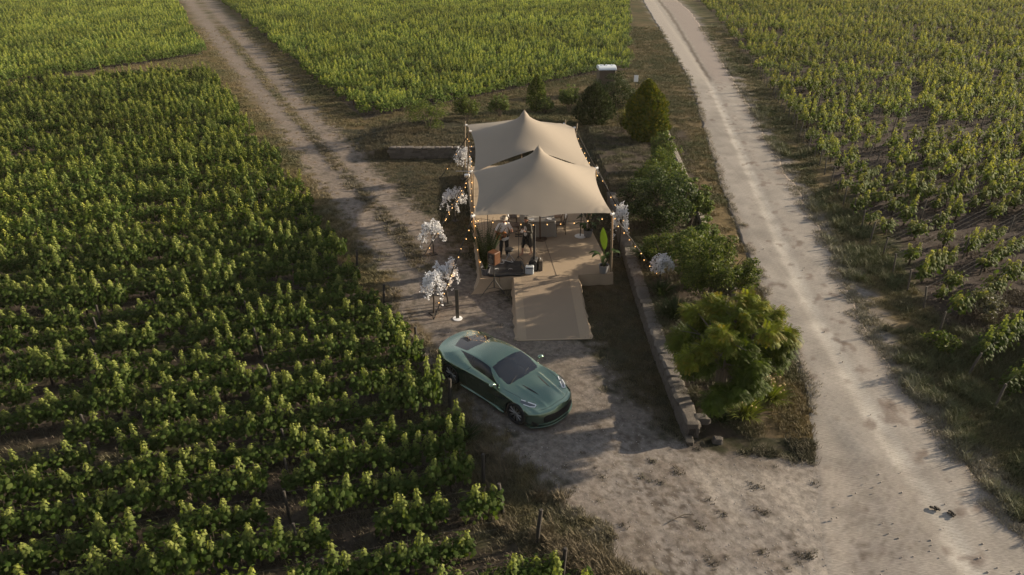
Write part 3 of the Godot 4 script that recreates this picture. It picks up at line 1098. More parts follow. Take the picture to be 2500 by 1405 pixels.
func shrub(called: String, label: String, cat: String, at: Vector3, height: float, radius: float, style: String, cols: Array, sd: int, count := 3000, size := 0.08, group := "") -> Node3D:
	var r := RandomNumberGenerator.new()
	r.seed = sd
	at.y = ground_height(at.x, at.z)
	var o := thing(called, label, cat, at, 0.0, group)
	var wood := MB.new()
	var mb := MB.new()
	match style:
		"round":
			stems(wood, r, height, radius, 4, 0.035)
			var n := 46
			for k in n:
				var d := rand_dir(r)
				var prof := Vector3(d.x * radius, height * 0.54 + d.y * height * 0.42, d.z * radius) * Vector3(1, 1, 1)
				var lump := 0.55 + 0.62 * r.randf()
				var c := Vector3(0, height * 0.52, 0)
				var f := c + (prof - c) * lump
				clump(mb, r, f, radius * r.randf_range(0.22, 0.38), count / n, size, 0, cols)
		"loose":
			stems(wood, r, height, radius, 6, 0.028)
			for k in 34:
				var a := r.randf() * TAU
				var q := sqrt(r.randf())
				var top := height * (1.0 - 0.45 * q * q) * r.randf_range(0.75, 1.05)
				var foot := Vector3(cos(a) * radius * q * 0.5, height * 0.25, sin(a) * radius * q * 0.5)
				var tip := Vector3(cos(a) * radius * q, top, sin(a) * radius * q)
				wood.tube([foot, foot.lerp(tip, 0.6), tip], [0.012, 0.009, 0.004], 4, false)
				for s in 4:
					clump(mb, r, foot.lerp(tip, 0.35 + 0.2 * s), radius * lerpf(0.24, 0.12, s / 3.0), count / 136, size, 0, cols)
		"column":
			wood.tube([Vector3.DOWN * 0.1, Vector3.UP * height * 0.5], [0.07, 0.03], 7)
			for k in count:
				var h := pow(r.randf(), 0.85)
				var a := r.randf() * TAU
				var lump := 1.0 + 0.42 * noise_mid.get_noise_3d(cos(a) * 2.2, h * height * 1.3, sin(a) * 2.2 + sd)
				var prof := radius * (1.0 - pow(h, 3.2)) * (0.55 + 0.45 * smoothstep(0.0, 0.25, h)) * lump
				var rr := prof * (1.0 - 0.4 * pow(r.randf(), 2.0))
				var d := Vector3(cos(a), 0, sin(a))
				var p := d * rr + Vector3.UP * (h * height * 0.96 + 0.03)
				var along := (d * 0.55 + Vector3.UP * 0.9 + rand_dir(r) * 0.45).normalized()
				var nrm := (d + rand_dir(r) * 0.6)
				nrm = (nrm - along * nrm.dot(along)).normalized()
				var c: Color = (cols[0] as Color).lerp(cols[1], r.randf())
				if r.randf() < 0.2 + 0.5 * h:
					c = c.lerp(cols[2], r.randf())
				mb.paint(c)
				mb.leaf(p, along, nrm, size * r.randf_range(0.5, 2.0), 0)
		"pinnate":
			for k in 5:
				var a := TAU * k / 5.0 + r.randf()
				var o2 := Vector3(cos(a), 0, sin(a))
				var base := o2 * 0.12
				wood.tube([base + Vector3.DOWN * 0.1, base + o2 * 0.15 + Vector3.UP * height * 0.3, o2 * radius * 0.35 + Vector3.UP * height * 0.68], [0.06, 0.045, 0.02], 8)
				for q in 5:
					var b := o2.rotated(Vector3.UP, r.randf_range(-1.1, 1.1))
					var f := (base + o2 * 0.15 + Vector3.UP * height * 0.3).lerp(o2 * radius * 0.35 + Vector3.UP * height * 0.68, q / 5.0)
					wood.tube([f, f + b * radius * 0.3 + Vector3.UP * 0.25, f + b * radius * 0.55 + Vector3.UP * 0.4], [0.025, 0.016, 0.008], 5, false)
			for k in 64:
				var a := r.randf() * TAU
				var q := pow(r.randf(), 0.62) * (1.0 if r.randf() < 0.8 else 1.22)
				var layer := r.randf()
				var hub := Vector3(cos(a) * radius * q * 0.82, height * (0.30 + 0.57 * layer * (1.0 - 0.45 * q * q)), sin(a) * radius * q * 0.82)
				var bias := Vector3(cos(a) * q, 0.35 + 0.4 * layer, sin(a) * q)
				var young0 := clampf((layer - 0.5) * 2.2, 0.0, 1.0)
				for e in count / 64:
					var out := (bias * 0.8 + rand_dir(r)).normalized()
					var young := young0 * (0.3 + 0.7 * r.randf())
					var base_c: Color = (cols[0] as Color).lerp(cols[1], r.randf())
					frond(mb, r, hub + rand_dir(r) * 0.16, out, size * r.randf_range(2.2, 4.0), size, base_c.lerp(cols[2], young * 0.8), base_c.lerp(cols[3], young) if r.randf() < 0.35 else base_c.lerp(cols[2], young))
	put("trunk" if style in ["column", "pinnate"] else "stems", wood, M.pale_bark if style == "pinnate" else M.bark, o)
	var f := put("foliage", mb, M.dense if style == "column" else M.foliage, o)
	f.set_meta("kind", "stuff")
	return o

func frond(mb: MB, r: RandomNumberGenerator, p: Vector3, out: Vector3, length: float, size: float, c0: Color, c1: Color) -> void:
	var n := 8
	var d := out
	var side := out.cross(Vector3.UP).normalized()
	for k in n:
		var t := float(k) / (n - 1)
		p += d * length / n
		d = (d + Vector3.DOWN * 0.16).normalized()
		mb.paint(c0.lerp(c1, t))
		var up := side.cross(d).normalized()
		for s in [-1.0, 1.0]:
			var al: Vector3 = (side * s + d * 0.45 + Vector3.DOWN * 0.15).normalized()
			var nn: Vector3 = (up - al * up.dot(al)).normalized()
			var a := mb.vt(p)
			var w := size * 0.15
			var l := size * (1.35 - 0.5 * absf(t - 0.4)) * r.randf_range(0.85, 1.1)
			var b := mb.vt(p + al * l * 0.45 + d * w)
			var e := mb.vt(p + al * l + Vector3.DOWN * l * 0.12)
			var f := mb.vt(p + al * l * 0.45 - d * w)
			mb.tri(a, b, e)
			mb.tri(a, e, f)

func grass_clump(called: String, label: String, at: Vector3, height: float, radius: float, cols: Array, sd: int, n: int, width := 0.03, flowers := false, group := "") -> void:
	var r := RandomNumberGenerator.new()
	r.seed = sd
	at.y = ground_height(at.x, at.z)
	var o := thing(called, label, "plant", at, 0.0, group)
	var mb := MB.new()
	for k in n:
		var a := r.randf() * TAU
		var d := Vector3(cos(a), 0, sin(a))
		var q := r.randf()
		mb.paint((cols[0] as Color).lerp(cols[1], r.randf()))
		mb.blade(d * radius * 0.45 * q, (d * (0.25 + 0.7 * q) + Vector3.UP).normalized(), d.cross(Vector3.UP), height * r.randf_range(0.7, 1.25), width, 1.1)
	put("leaf_tuft", mb, M.foliage, o)
	if flowers:
		var fl := MB.new()
		for k in 14:
			var p := rand_dir(r) * Vector3(radius * 0.7, 0.1, radius * 0.7) + Vector3.UP * height * r.randf_range(0.85, 1.1)
			fl.ball(p, Vector3.ONE * 0.03, 5, 3)
		put("flower_heads", fl, mat(Color(0.55, 0.42, 0.20), 0.8), o).set_meta("kind", "stuff")

func build_shrubs() -> void:
	var leaf_mid := [Color(0.040, 0.066, 0.014), Color(0.085, 0.125, 0.026), Color(0.17, 0.19, 0.04)]
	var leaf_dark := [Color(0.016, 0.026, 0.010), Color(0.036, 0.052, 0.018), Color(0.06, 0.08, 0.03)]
	var leaf_light := [Color(0.060, 0.095, 0.024), Color(0.12, 0.165, 0.045), Color(0.20, 0.23, 0.07)]
	var gold := [Color(0.050, 0.074, 0.010), Color(0.105, 0.128, 0.016), Color(0.21, 0.19, 0.020)]
	var g := "shrubs planted on the terrace behind the tents"
	shrub("shrub", "round dark green shrub at the left end of the terrace, above the stone retaining wall", "shrub", Vector3(-5.6, 0, -45.6), 2.05, 1.15, "round", leaf_mid, 21, 4940, 0.075, g)
	shrub("shrub", "broad leafy shrub second from the left on the terrace behind the tents", "shrub", Vector3(-3.2, 0, -48.2), 1.9, 1.05, "loose", leaf_mid, 22, 4560, 0.09, g)
	shrub("shrub", "small twin-stemmed shrub behind the left of the rear tent's peak", "shrub", Vector3(-0.9, 0, -50.0), 1.75, 0.85, "loose", leaf_light, 23, 3420, 0.09, g)
	shrub("conical_shrub", "slim dark conical shrub just behind the rear tent's peak", "shrub", Vector3(1.9, 0, -52.8), 2.75, 0.75, "column", leaf_mid, 24, 3400, 0.10, g)
	shrub("shrub", "small yellow green bush hugging the slim conical shrub's right side", "shrub", Vector3(2.5, 0, -52.0), 1.35, 0.7, "loose", leaf_light, 25, 2280, 0.09, g)
	shrub("shrub", "upright leafy green shrub between the conical shrub and the dark conifer", "shrub", Vector3(4.4, 0, -53.0), 2.2, 1.0, "loose", leaf_light, 26, 4940, 0.09, g)
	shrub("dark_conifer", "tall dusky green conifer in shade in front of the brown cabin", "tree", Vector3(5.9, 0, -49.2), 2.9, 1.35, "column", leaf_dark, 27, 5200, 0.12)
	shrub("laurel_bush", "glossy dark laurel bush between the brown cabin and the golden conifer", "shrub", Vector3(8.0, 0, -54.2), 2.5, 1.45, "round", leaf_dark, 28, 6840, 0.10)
	shrub("laurel_bush", "low pale flecked bush right behind the golden conifer's tip", "shrub", Vector3(10.0, 0, -55.0), 1.6, 1.0, "loose", leaf_dark, 29, 2850, 0.09)
	shrub("golden_conifer", "dense golden green conifer standing between the lawn and the road verge", "tree", Vector3(8.75, 0, -44.6), 3.95, 1.42, "column", gold, 30, 11000, 0.13)
	shrub("shrub", "thin yellowish bush leaning on the golden conifer's left side", "shrub", Vector3(7.6, 0, -46.2), 1.9, 0.75, "loose", [Color(0.06, 0.07, 0.02), Color(0.11, 0.11, 0.035), Color(0.17, 0.15, 0.05)], 31, 2850, 0.07)
	var bg := "shrubs in the planting bed behind the stone wall"
	shrub("shrub", "bright green upright shrub at the far end of the narrow low wall", "shrub", Vector3(8.5, 0, -37.6), 2.5, 0.8, "loose", leaf_light, 32, 6080, 0.10, bg)
	shrub("shrub", "low dull green bush left of the bright upright shrub in the bed", "shrub", Vector3(7.2, 0, -34.5), 1.4, 0.9, "loose", leaf_mid, 33, 3230, 0.08, bg)
	shrub("shrub", "leafy light green shrub in the bed behind the big dark bush", "shrub", Vector3(7.6, 0, -32.6), 2.2, 1.25, "loose", leaf_light, 34, 7980, 0.10, bg)
	shrub("shrub", "big dark round bush in the middle of the planting bed", "shrub", Vector3(6.9, 0, -28.6), 2.7, 1.45, "round", [Color(0.014, 0.026, 0.009), Color(0.034, 0.056, 0.018), Color(0.075, 0.105, 0.03)], 35, 13300, 0.085, bg)
	shrub("shrub", "light green feathery shrub against the narrow low wall, right of the big dark bush", "shrub", Vector3(8.3, 0, -29.6), 2.5, 0.95, "loose", leaf_light, 36, 7600, 0.10, bg)
	shrub("feathery_shrub", "large feathery yellow green shrub behind the golden leaved tree", "shrub", Vector3(7.2, 0, -21.9), 3.0, 1.65, "loose", [Color(0.036, 0.060, 0.012), Color(0.085, 0.115, 0.024), Color(0.17, 0.19, 0.045)], 37, 16150, 0.075, bg)
	shrub("shrub", "leafy bush between the bright upright shrub and the big dark bush", "shrub", Vector3(8.1, 0, -34.8), 2.2, 1.0, "round", leaf_mid, 63, 4600, 0.085, bg)
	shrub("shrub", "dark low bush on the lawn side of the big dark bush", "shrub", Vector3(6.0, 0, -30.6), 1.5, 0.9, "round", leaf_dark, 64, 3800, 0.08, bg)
	shrub("shrub", "leafy shrub made dense to shade the ramp, between the big dark bush and the feathery one", "shrub", Vector3(7.3, 0, -24.2), 2.6, 1.05, "loose", leaf_light, 38, 8500, 0.09, bg)  # stands in for a slender shrub, made dense to shade the ramp
	shrub("shrub", "added dull green bush leaning over the stone wall level with the stage front", "shrub", Vector3(6.3, 0, -25.4), 1.2, 0.8, "round", leaf_mid, 62, 4200, 0.085, bg)  # extra bush added for shade, kept low so sun reaches the stage
	shrub("shrub", "added narrow leafy shrub shading the ramp, squeezed between the feathery shrub and its leafy neighbour", "shrub", Vector3(7.0, 0, -23.1), 2.45, 0.8, "round", leaf_mid, 65, 5200, 0.085, bg)  # extra shrub added to close a gap and shade the ramp
	shrub("golden_tree", "wide small tree with drooping compound leaves turning gold at the top", "tree", Vector3(6.2, 0, -16.3), 3.7, 1.9, "pinnate", [Color(0.040, 0.066, 0.011), Color(0.090, 0.130, 0.018), Color(0.22, 0.245, 0.028), Color(0.26, 0.19, 0.028)], 39, 5600, 0.095)
	shrub("shrub", "low yellow green bush by the road edge beside the golden leaved tree", "shrub", Vector3(7.95, 0, -17.9), 1.05, 0.75, "loose", leaf_light, 40, 3230, 0.085, bg)
	var lily := [Color(0.075, 0.11, 0.02), Color(0.19, 0.21, 0.045)]
	var agap := [Color(0.020, 0.036, 0.014), Color(0.05, 0.075, 0.03)]
	grass_clump("lily_clump", "sunlit strappy clump with pale flower heads at the tip of the bed", Vector3(6.75, 0, -15.75), 0.62, 0.5, lily, 51, 260, 0.03, true, "strappy plants in the planting bed")
	grass_clump("lily_clump", "sunlit strappy clump near the road edge at the tip of the bed", Vector3(7.75, 0, -16.55), 0.6, 0.5, lily, 52, 260, 0.03, true, "strappy plants in the planting bed")
	grass_clump("agapanthus_clump", "large dark strappy clump beside the stone wall level with the ramp", Vector3(5.75, 0, -20.9), 0.75, 0.65, agap, 53, 220, 0.045, false, "strappy plants in the planting bed")
	grass_clump("agapanthus_clump", "dark strappy clump hanging over the stone wall near the car", Vector3(6.0, 0, -19.4), 0.65, 0.55, agap, 54, 160, 0.045, false, "strappy plants in the planting bed")
	grass_clump("agapanthus_clump", "dark strappy clump below the right hand blossom tree", Vector3(5.6, 0, -22.6), 0.6, 0.5, agap, 55, 150, 0.04, false, "strappy plants in the planting bed")
	grass_clump("agapanthus_clump", "dark strappy clump beside the stage's right corner behind the wall", Vector3(5.55, 0, -25.6), 0.7, 0.5, agap, 56, 150, 0.04, false, "strappy plants in the planting bed")
	grass_clump("agapanthus_clump", "dark tuft of strappy leaves at the foot of the golden leaved tree", Vector3(6.0, 0, -15.6), 0.45, 0.4, agap, 57, 120, 0.035, false, "strappy plants in the planting bed")
	grass_clump("tall_weed_clump", "dark tuft of tall weeds at the vineyard's edge beside the car's front wheel", Vector3(-1.35, 0, -14.9), 0.55, 0.4, agap, 58, 120, 0.03)
	# the scrub by the corner of the right hand vineyard
	shrub("shrub", "small leafy bush on the grass below the young vineyard's corner post", "shrub", Vector3(14.6, 0, -19.6), 0.65, 0.6, "loose", leaf_mid, 60, 1710, 0.08)
	shrub("bramble_bush", "grey green bramble at the hollow beside the young vineyard's last row", "shrub", Vector3(17.3, 0, -22.0), 1.0, 0.9, "loose", [Color(0.05, 0.06, 0.035), Color(0.12, 0.12, 0.08), Color(0.2, 0.19, 0.14)], 61, 2850, 0.07)

# ---------------------------------------------------------------- vineyards
const ORDINAL := ["first", "second", "third", "fourth", "fifth", "sixth", "seventh", "eighth", "ninth", "tenth", "eleventh", "twelfth", "thirteenth", "fourteenth", "fifteenth", "sixteenth", "seventeenth", "eighteenth", "nineteenth", "twentieth"]

func vine_foliage(sd: int, near: bool, young: bool) -> MB:
	var r := RandomNumberGenerator.new()
	r.seed = sd
	var mb := MB.new()
	var old := Color(0.040, 0.072, 0.014)  # older inner leaves, darkened further to paint in shade between the vines
	var mid := Color(0.130, 0.168, 0.044)  # greyed slightly so the colour carries the sheen of the leaves
	var tip := Color(0.265, 0.290, 0.080)  # young pale leaves, brightened further to paint in the sunlit tops
	if young:
		old = Color(0.060, 0.095, 0.018)
		mid = Color(0.150, 0.172, 0.050)
		tip = Color(0.29, 0.285, 0.092)
	var size := 0.118 if near else 0.150
	var lobes := 1 if near else 0
	var half := 0.28 if young else 0.52
	var share := 1.0 if near else 0.55
	# canopy along the wires
	for k in int((110 if young else 310) * share):
		var x := clampf(r.randfn(0.0, 0.2), -0.45, 0.45) if young else r.randf_range(-half, half)
		var y := r.randf_range(0.28, 0.66) if young else r.randf_range(0.36, 0.86)
		var z := r.randfn(0.0, 0.12 if young else 0.145)
		var out := Vector3(r.randfn(0, 0.3), r.randf_range(0.0, 0.9) + (y - 0.5), signf(z) * r.randf_range(0.2, 1.0)).normalized()
		var along := (Vector3.DOWN * 0.7 + out * 0.5 + rand_dir(r) * 0.5)
		along = (along - out * along.dot(out)).normalized()
		mb.paint(old.lerp(mid, r.randf() * r.randf()))
		mb.leaf(Vector3(x, y, z), along, out, size * r.randf_range(0.7, 1.2), lobes)
	# upright heads: each a bundle of shoots whose leaves get smaller and paler towards the top
	var heads := 3 if young else 3 + sd % 2
	for k in heads:
		var foot := Vector3(clampf(r.randfn(0.0, 0.22), -0.4, 0.4) if young else lerpf(-half, half, (k + r.randf_range(0.1, 0.9)) / heads), 0.36 if young else 0.55, r.randfn(0, 0.05))
		var top := r.randf_range(0.32, 0.72) if young else r.randf_range(0.30, 0.86)
		var lean := Vector3(r.randfn(0, 0.16), 1, r.randfn(0, 0.13))
		if r.randf() < (0.35 if young else 0.12):
			lean = Vector3(r.randfn(0, 0.7), 0.7, r.randfn(0, 0.3))
		lean = lean.normalized()
		var m := int((44 if young else 54) * share * (0.5 + top))
		for q in m:
			var t := pow((q + r.randf()) / m, 0.85)
			var a := q * 2.4 + r.randf()
			var out := Vector3(cos(a), 0.25, sin(a)).normalized()
			var at := foot + lean * top * t + Vector3(cos(a), 0, sin(a)) * (0.125 * (1.0 - t) + 0.03) * r.randf_range(0.5, 1.15) + Vector3(0, -0.10 * t * t * absf(lean.x), 0)
			var nrm := (Vector3.UP * 0.5 + out * 0.9 + rand_dir(r) * 0.45).normalized()
			var along := (out + Vector3.DOWN * 0.4)
			along = (along - nrm * along.dot(nrm)).normalized()
			var age := clampf(t * 1.1 - 0.1 + r.randfn(0, 0.12), 0.0, 1.0)
			mb.paint(old.lerp(mid, smoothstep(0.0, 0.5, age)).lerp(tip, smoothstep(0.55, 1.05, age)))
			mb.leaf(at, along, nrm, size * lerpf(1.05, 0.5, t) * r.randf_range(0.8, 1.15), lobes)
	return mb

func vine_trunk(sd: int, young: bool) -> MB:
	var r := RandomNumberGenerator.new()
	r.seed = sd + 500
	var mb := MB.new()
	mb.paint(Color(0.055, 0.043, 0.033))
	var b := Vector3(r.randfn(0, 0.04), 0.24, r.randfn(0, 0.04))
	var h := 0.42 if young else 0.52
	var top := Vector3(r.randfn(0, 0.03), h, 0)
	mb.tube([Vector3(0, -0.08, 0), b, top], [0.04, 0.03, 0.028], 6)
	if not young:
		for s in [-1.0, 1.0]:
			mb.tube([top, top + Vector3(0.2 * s, 0.07, 0.02), top + Vector3(0.48 * s, 0.08, 0)], [0.02, 0.015, 0.010], 5)
	for k in 4:
		var x := r.randf_range(-0.4, 0.4) * (0.25 if young else 1.0)
		mb.tube([Vector3(x, h + 0.04, 0), Vector3(x + r.randfn(0, 0.08), h + 0.5, r.randfn(0, 0.05))], [0.009, 0.004], 4, false)
	return mb

func row_spots(poly: PackedVector2Array, dir: Vector2, between: float, along: float, gaps: float, sd: int, origin: Vector2, kind: int, out: Array) -> void:
	var r := RandomNumberGenerator.new()
	r.seed = sd
	var nrm := Vector2(-dir.y, dir.x)
	if nrm.y > 0:
		nrm = -nrm  # rows are counted away from the camera
	var lo := Vector2(1e9, 1e9)
	var hi := -lo
	for p in poly:
		var q := Vector2((p - origin).dot(dir), (p - origin).dot(nrm))
		lo = lo.min(q)
		hi = hi.max(q)
	for row in range(int(floor(lo.y / between)), int(ceil(hi.y / between)) + 1):
		var t := floorf(lo.x / along) * along + r.randf() * along
		while t < hi.x:
			var p := origin + dir * (t + r.randfn(0, 0.12)) + nrm * (row * between + r.randfn(0, 0.04))
			t += along
			var thin := gaps * (1.0 + 1.6 * noise_big.get_noise_2d(p.x * 0.8, p.y * 0.8 + kind * 50))
			if r.randf() < thin or not Geometry2D.is_point_in_polygon(p, poly):
				continue
			out.append({"p": p, "row": row, "field": kind, "turn": -atan2(dir.y, dir.x) + (PI if r.randf() < 0.5 else 0.0), "v": r.randi(), "s": clampf(1.0 + r.randfn(0.0, 0.13), 0.7, 1.35) * (1.0 if kind != 2 else clampf(1.22 + 0.5 * noise_big.get_noise_2d(p.x, p.y), 0.85, 1.5))})

func in_view(p: Vector3, margin := 1.05) -> bool:
	var q := Basis(Vector3.RIGHT, deg_to_rad(28)) * (p - EYE)
	if q.z > -1.0:
		return false
	var ty := tan(deg_to_rad(45.7 * 0.5)) * margin
	return absf(q.x) < -q.z * ty * 1.781 and absf(q.y) < -q.z * ty

func nth(k: int) -> String:
	return ORDINAL[k] if k < 20 else "%d%s" % [k + 1, {1: "st", 2: "nd", 3: "rd"}.get((k + 1) % 10, "th")]

func build_vineyards() -> void:
	var spots := []
	var dl := Vector2(0.964, -0.267).normalized()
	var dm := Vector2(0.725, -0.69).normalized()
	var dr := Vector2(0.80, -0.60).normalized()
	row_spots(FIELD_LEFT, dl, 1.10, 0.95, 0.03, 71, Vector2(-0.79, -13.19), 0, spots)
	row_spots(FIELD_UPPER, Vector2(0.62, -0.78).normalized(), 1.15, 1.0, 0.06, 72, Vector2(-40, -70), 1, spots)
	row_spots(FIELD_RIGHT, dr, 1.10, 1.0, 0.36, 73, Vector2(15.6, -21.0), 2, spots)
	row_spots(FIELD_CORNER, dr, 1.25, 0.9, 0.04, 74, Vector2(14.85, -18.2), 3, spots)
	row_spots(FIELD_MIDDLE, dm, 1.15, 1.0, 0.06, 75, Vector2(-11, -50.6), 4, spots)
	for s in spots:
		s.pos = Vector3(s.p.x, ground_height(s.p.x, s.p.y), s.p.y)
		s.d = s.pos.distance_to(EYE)
		s.seen = in_view(s.pos + Vector3.UP * 0.6)
	spots.sort_custom(func(a, b): return a.d < b.d)
	var leaves := []
	var trunks := []
	for k in 10:
		leaves.append([vine_foliage(100 + k, true, false).mesh(), vine_foliage(100 + k, true, true).mesh()])
		trunks.append([vine_trunk(100 + k, false).mesh(), vine_trunk(100 + k, true).mesh()])
	var far := []
	for k in 8:
		far.append([vine_foliage(200 + k, false, false), vine_foliage(200 + k, false, true)])
		for y in 2:
			far[k][y].add(vine_trunk(200 + k, y == 1), Transform3D.IDENTITY)
			far[k][y] = far[k][y].mesh()
	var mid := []
	for k in 10:
		mid.append([])
		for y in 2:
			var mb := vine_foliage(100 + k, true, y == 1)
			mb.add(vine_trunk(100 + k, y == 1), Transform3D.IDENTITY)
			mid[k].append(mb.mesh())
	var single := 0
	var rest := {}
	var say := [
		["leafy grapevine, %s from the track end of the %s row up, left vineyard", "leafy grapevines of the dense left vineyard"], ["", ""],
		["sparse young grapevine, %s from the road in the %s row of the right vineyard", "sparse grapevines of the young right vineyard"],
		["bushy grapevine, %s from the grass end of the %s dense row at the right edge", "bushy grapevines at the right edge"], ["", ""]]
	# name rows from the nearest one in view
	var first := {}
	for s in spots:
		if s.seen:
			first[s.field] = mini(first.get(s.field, 999), s.row)
	var rows := {}
	for s in spots:
		var key := "%d|%d" % [s.field, s.row]
		if not rows.has(key):
			rows[key] = []
		rows[key].append(s)
	for key in rows:
		rows[key].sort_custom(func(a, b): return a.p.x > b.p.x if a.field == 0 else a.p.x < b.p.x)
		for k in rows[key].size():
			rows[key][k].nth = k
	for s in spots:
		var young := 1 if s.field == 2 else 0
		var bas := Basis(Vector3.UP, s.turn).scaled(Vector3(s.s if s.field == 2 else 1.0, s.s * (1.0 + 0.16 * sin(float(s.v % 628) * 0.01)), s.s))
		if s.seen and single < 300 and s.field in [0, 2, 3] and s.row - first[s.field] < 20:
			single += 1
			var o := thing("grapevine", say[s.field][0] % [nth(s.nth), nth(s.row - first[s.field])], "grapevine", Vector3.ZERO, 0.0, say[s.field][1])
			o.transform = Transform3D(bas, s.pos)
			var k: int = s.v % 10
			put("trunk", trunks[k][young], M.vine_wood, o)
			put("foliage", leaves[k][young], M.vine_young if young else M.vine, o).set_meta("kind", "stuff")
		else:
			if s.d > 60 and not s.seen and not in_view(s.pos, 1.35):
				continue
			var close: bool = s.d < 34
			var key := "%d|%d|%d" % [s.field, 1 if close else 0, s.v % (10 if close else 8)]
			if not rest.has(key):
				rest[key] = []
			rest[key].append([Transform3D(bas, s.pos), s.v, 1.0 + 0.45 * noise_big.get_noise_2d(s.p.x * 0.5, s.p.y * 0.5) + 0.2 * noise_mid.get_noise_2d(s.p.x * 0.4, s.p.y * 0.4)])
	var mass := {}
	var mass_say := ["the rest of the dense left vineyard, rows of leafy grapevines beyond the nearest ones", "dense vineyard block in the upper left, across the shaded path", "sparse rows of young grapevines on reddish soil, filling the right of the picture", "bushy grapevine rows running out of the picture at the right edge", "dense vineyard block in the upper middle, between the track and the concrete road"]
	for key in rest:
		var q: PackedStringArray = key.split("|")
		var f := int(q[0])
		if not mass.has(f):
			mass[f] = thing("vineyard", mass_say[f], "vineyard", Vector3.ZERO, 0.0, "", "stuff")
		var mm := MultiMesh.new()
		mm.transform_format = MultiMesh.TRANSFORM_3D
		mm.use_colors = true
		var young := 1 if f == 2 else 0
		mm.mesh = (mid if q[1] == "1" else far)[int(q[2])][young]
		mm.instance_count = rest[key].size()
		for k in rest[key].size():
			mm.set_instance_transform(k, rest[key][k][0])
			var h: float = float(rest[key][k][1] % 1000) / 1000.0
			mm.set_instance_color(k, Color(0.72 + 0.5 * h, 0.78 + 0.36 * h, 0.85) * (1.35 if f in [1, 4] else 1.25 if f == 2 else 1.08) * rest[key][k][2])  # the two far blocks are tinted brighter to imitate stronger light there
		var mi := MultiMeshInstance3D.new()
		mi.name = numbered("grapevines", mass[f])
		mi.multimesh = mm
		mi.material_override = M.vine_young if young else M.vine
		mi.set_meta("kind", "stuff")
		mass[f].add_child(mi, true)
	build_trellis(dl, dr, first)

func post(parent: Node, at: Vector3, h: float, lean: Vector3, r := 0.045, m: Material = null) -> void:
	var mb := MB.new()
	at.y = ground_height(at.x, at.z)
	mb.tube([at + Vector3.DOWN * 0.2, at + lean * 0.5 + Vector3.UP * h * 0.5, at + lean + Vector3.UP * (h - 0.01), at + lean + Vector3.UP * h], [r, r * 0.96, r * 0.92, r * 0.7], 8)
	put("post", mb, m if m else M.old_wood, parent)

func clip_row(poly: PackedVector2Array, a: Vector2, dir: Vector2) -> Array:
	var lo := 1e9
	var hi := -1e9
	var t := -120.0
	while t < 160.0:
		if Geometry2D.is_point_in_polygon(a + dir * t, poly):
			lo = minf(lo, t)
			hi = maxf(hi, t)
		t += 0.25
	return [lo, hi]

func build_trellis(dl: Vector2, dr: Vector2, first: Dictionary) -> void:
	var r := RandomNumberGenerator.new()
	r.seed = 91
	for field in [0, 2, 3]:
		var poly: PackedVector2Array = [FIELD_LEFT, null, FIELD_RIGHT, FIELD_CORNER][field]
		var dir: Vector2 = dl if field == 0 else dr
		var nrm := Vector2(dir.y, -dir.x)
		var origin: Vector2 = [Vector2(-0.79, -13.19), null, Vector2(15.6, -21.0), Vector2(14.85, -18.2)][field]
		var between: float = [1.10, 0, 1.10, 1.25][field]
		var count: int = [16, 0, 34, 3][field]
		for k in count:
			var row: int = first.get(field, 0) + k
			var a := origin + nrm * between * row
			var span := clip_row(poly, a, dir)
			if span[0] > span[1]:
				continue
			var grp: String = ["trellises of the left vineyard", "", "trellises of the young right vineyard", "trellises at the right edge"][field]
			var which := nth(k)
			var lab: String = ["weathered posts and wires of the %s vine row up from the bottom edge, left vineyard", "", "grey posts and wires of the %s vine row from the right vineyard's near corner", "short posts of the %s dense vine row at the right edge"][field] % which
			var o := thing("vine_trellis", lab, "trellis", Vector3.ZERO, 0.0, grp)
			var end_t: float = span[1] + 0.55 if field == 0 else span[0] - 0.5
			var step := -4.8 if field == 0 else 4.8
			var t := end_t
			var reach := 30.0 if field == 0 else 32.0
			var wires := MB.new()
			var tops := []
			while absf(t - end_t) < reach and t > span[0] - 1.0 and t < span[1] + 1.0:
				var p := a + dir * t
				var lean := Vector3(r.randfn(0, 0.06), 0, r.randfn(0, 0.05))
				var h := r.randf_range(0.95, 1.15) if field == 0 else r.randf_range(0.85, 1.05)
				if field != 0 or t != end_t or k % 3 == 0 or k < 3:
					post(o, Vector3(p.x, 0, p.y), h, lean, 0.05 if t == end_t and field == 0 else 0.036, M.old_wood if field == 0 else M.grey_post)
				tops.append([Vector3(p.x, ground_height(p.x, p.y), p.y), lean, h])
				t += step
			for q in tops.size() - 1:
				for hh in [0.45, 0.72, 0.96]:
					wires.tube([tops[q][0] + tops[q][1] * hh + Vector3.UP * tops[q][2] * hh, tops[q + 1][0] + tops[q + 1][1] * hh + Vector3.UP * tops[q + 1][2] * hh], [0.0025, 0.0025], 3, false)
			if wires.i.size():
				put("wires", wires, M.wire, o).set_meta("kind", "stuff")

# ---------------------------------------------------------------- grass, stones, clods
func scatter(called: String, label: String, cat: String, mesh: Mesh, m: Material, places: Array) -> void:
	var mm := MultiMesh.new()
	mm.transform_format = MultiMesh.TRANSFORM_3D
	mm.use_colors = true
	mm.mesh = mesh
	mm.instance_count = places.size()
	for k in places.size():
		mm.set_instance_transform(k, places[k][0])
		mm.set_instance_color(k, places[k][1])
	var mi := MultiMeshInstance3D.new()
	mi.name = numbered(called, self)
	mi.multimesh = mm
	mi.material_override = m
	add_child(mi, true)
	tag(mi, label, cat, "", "stuff")

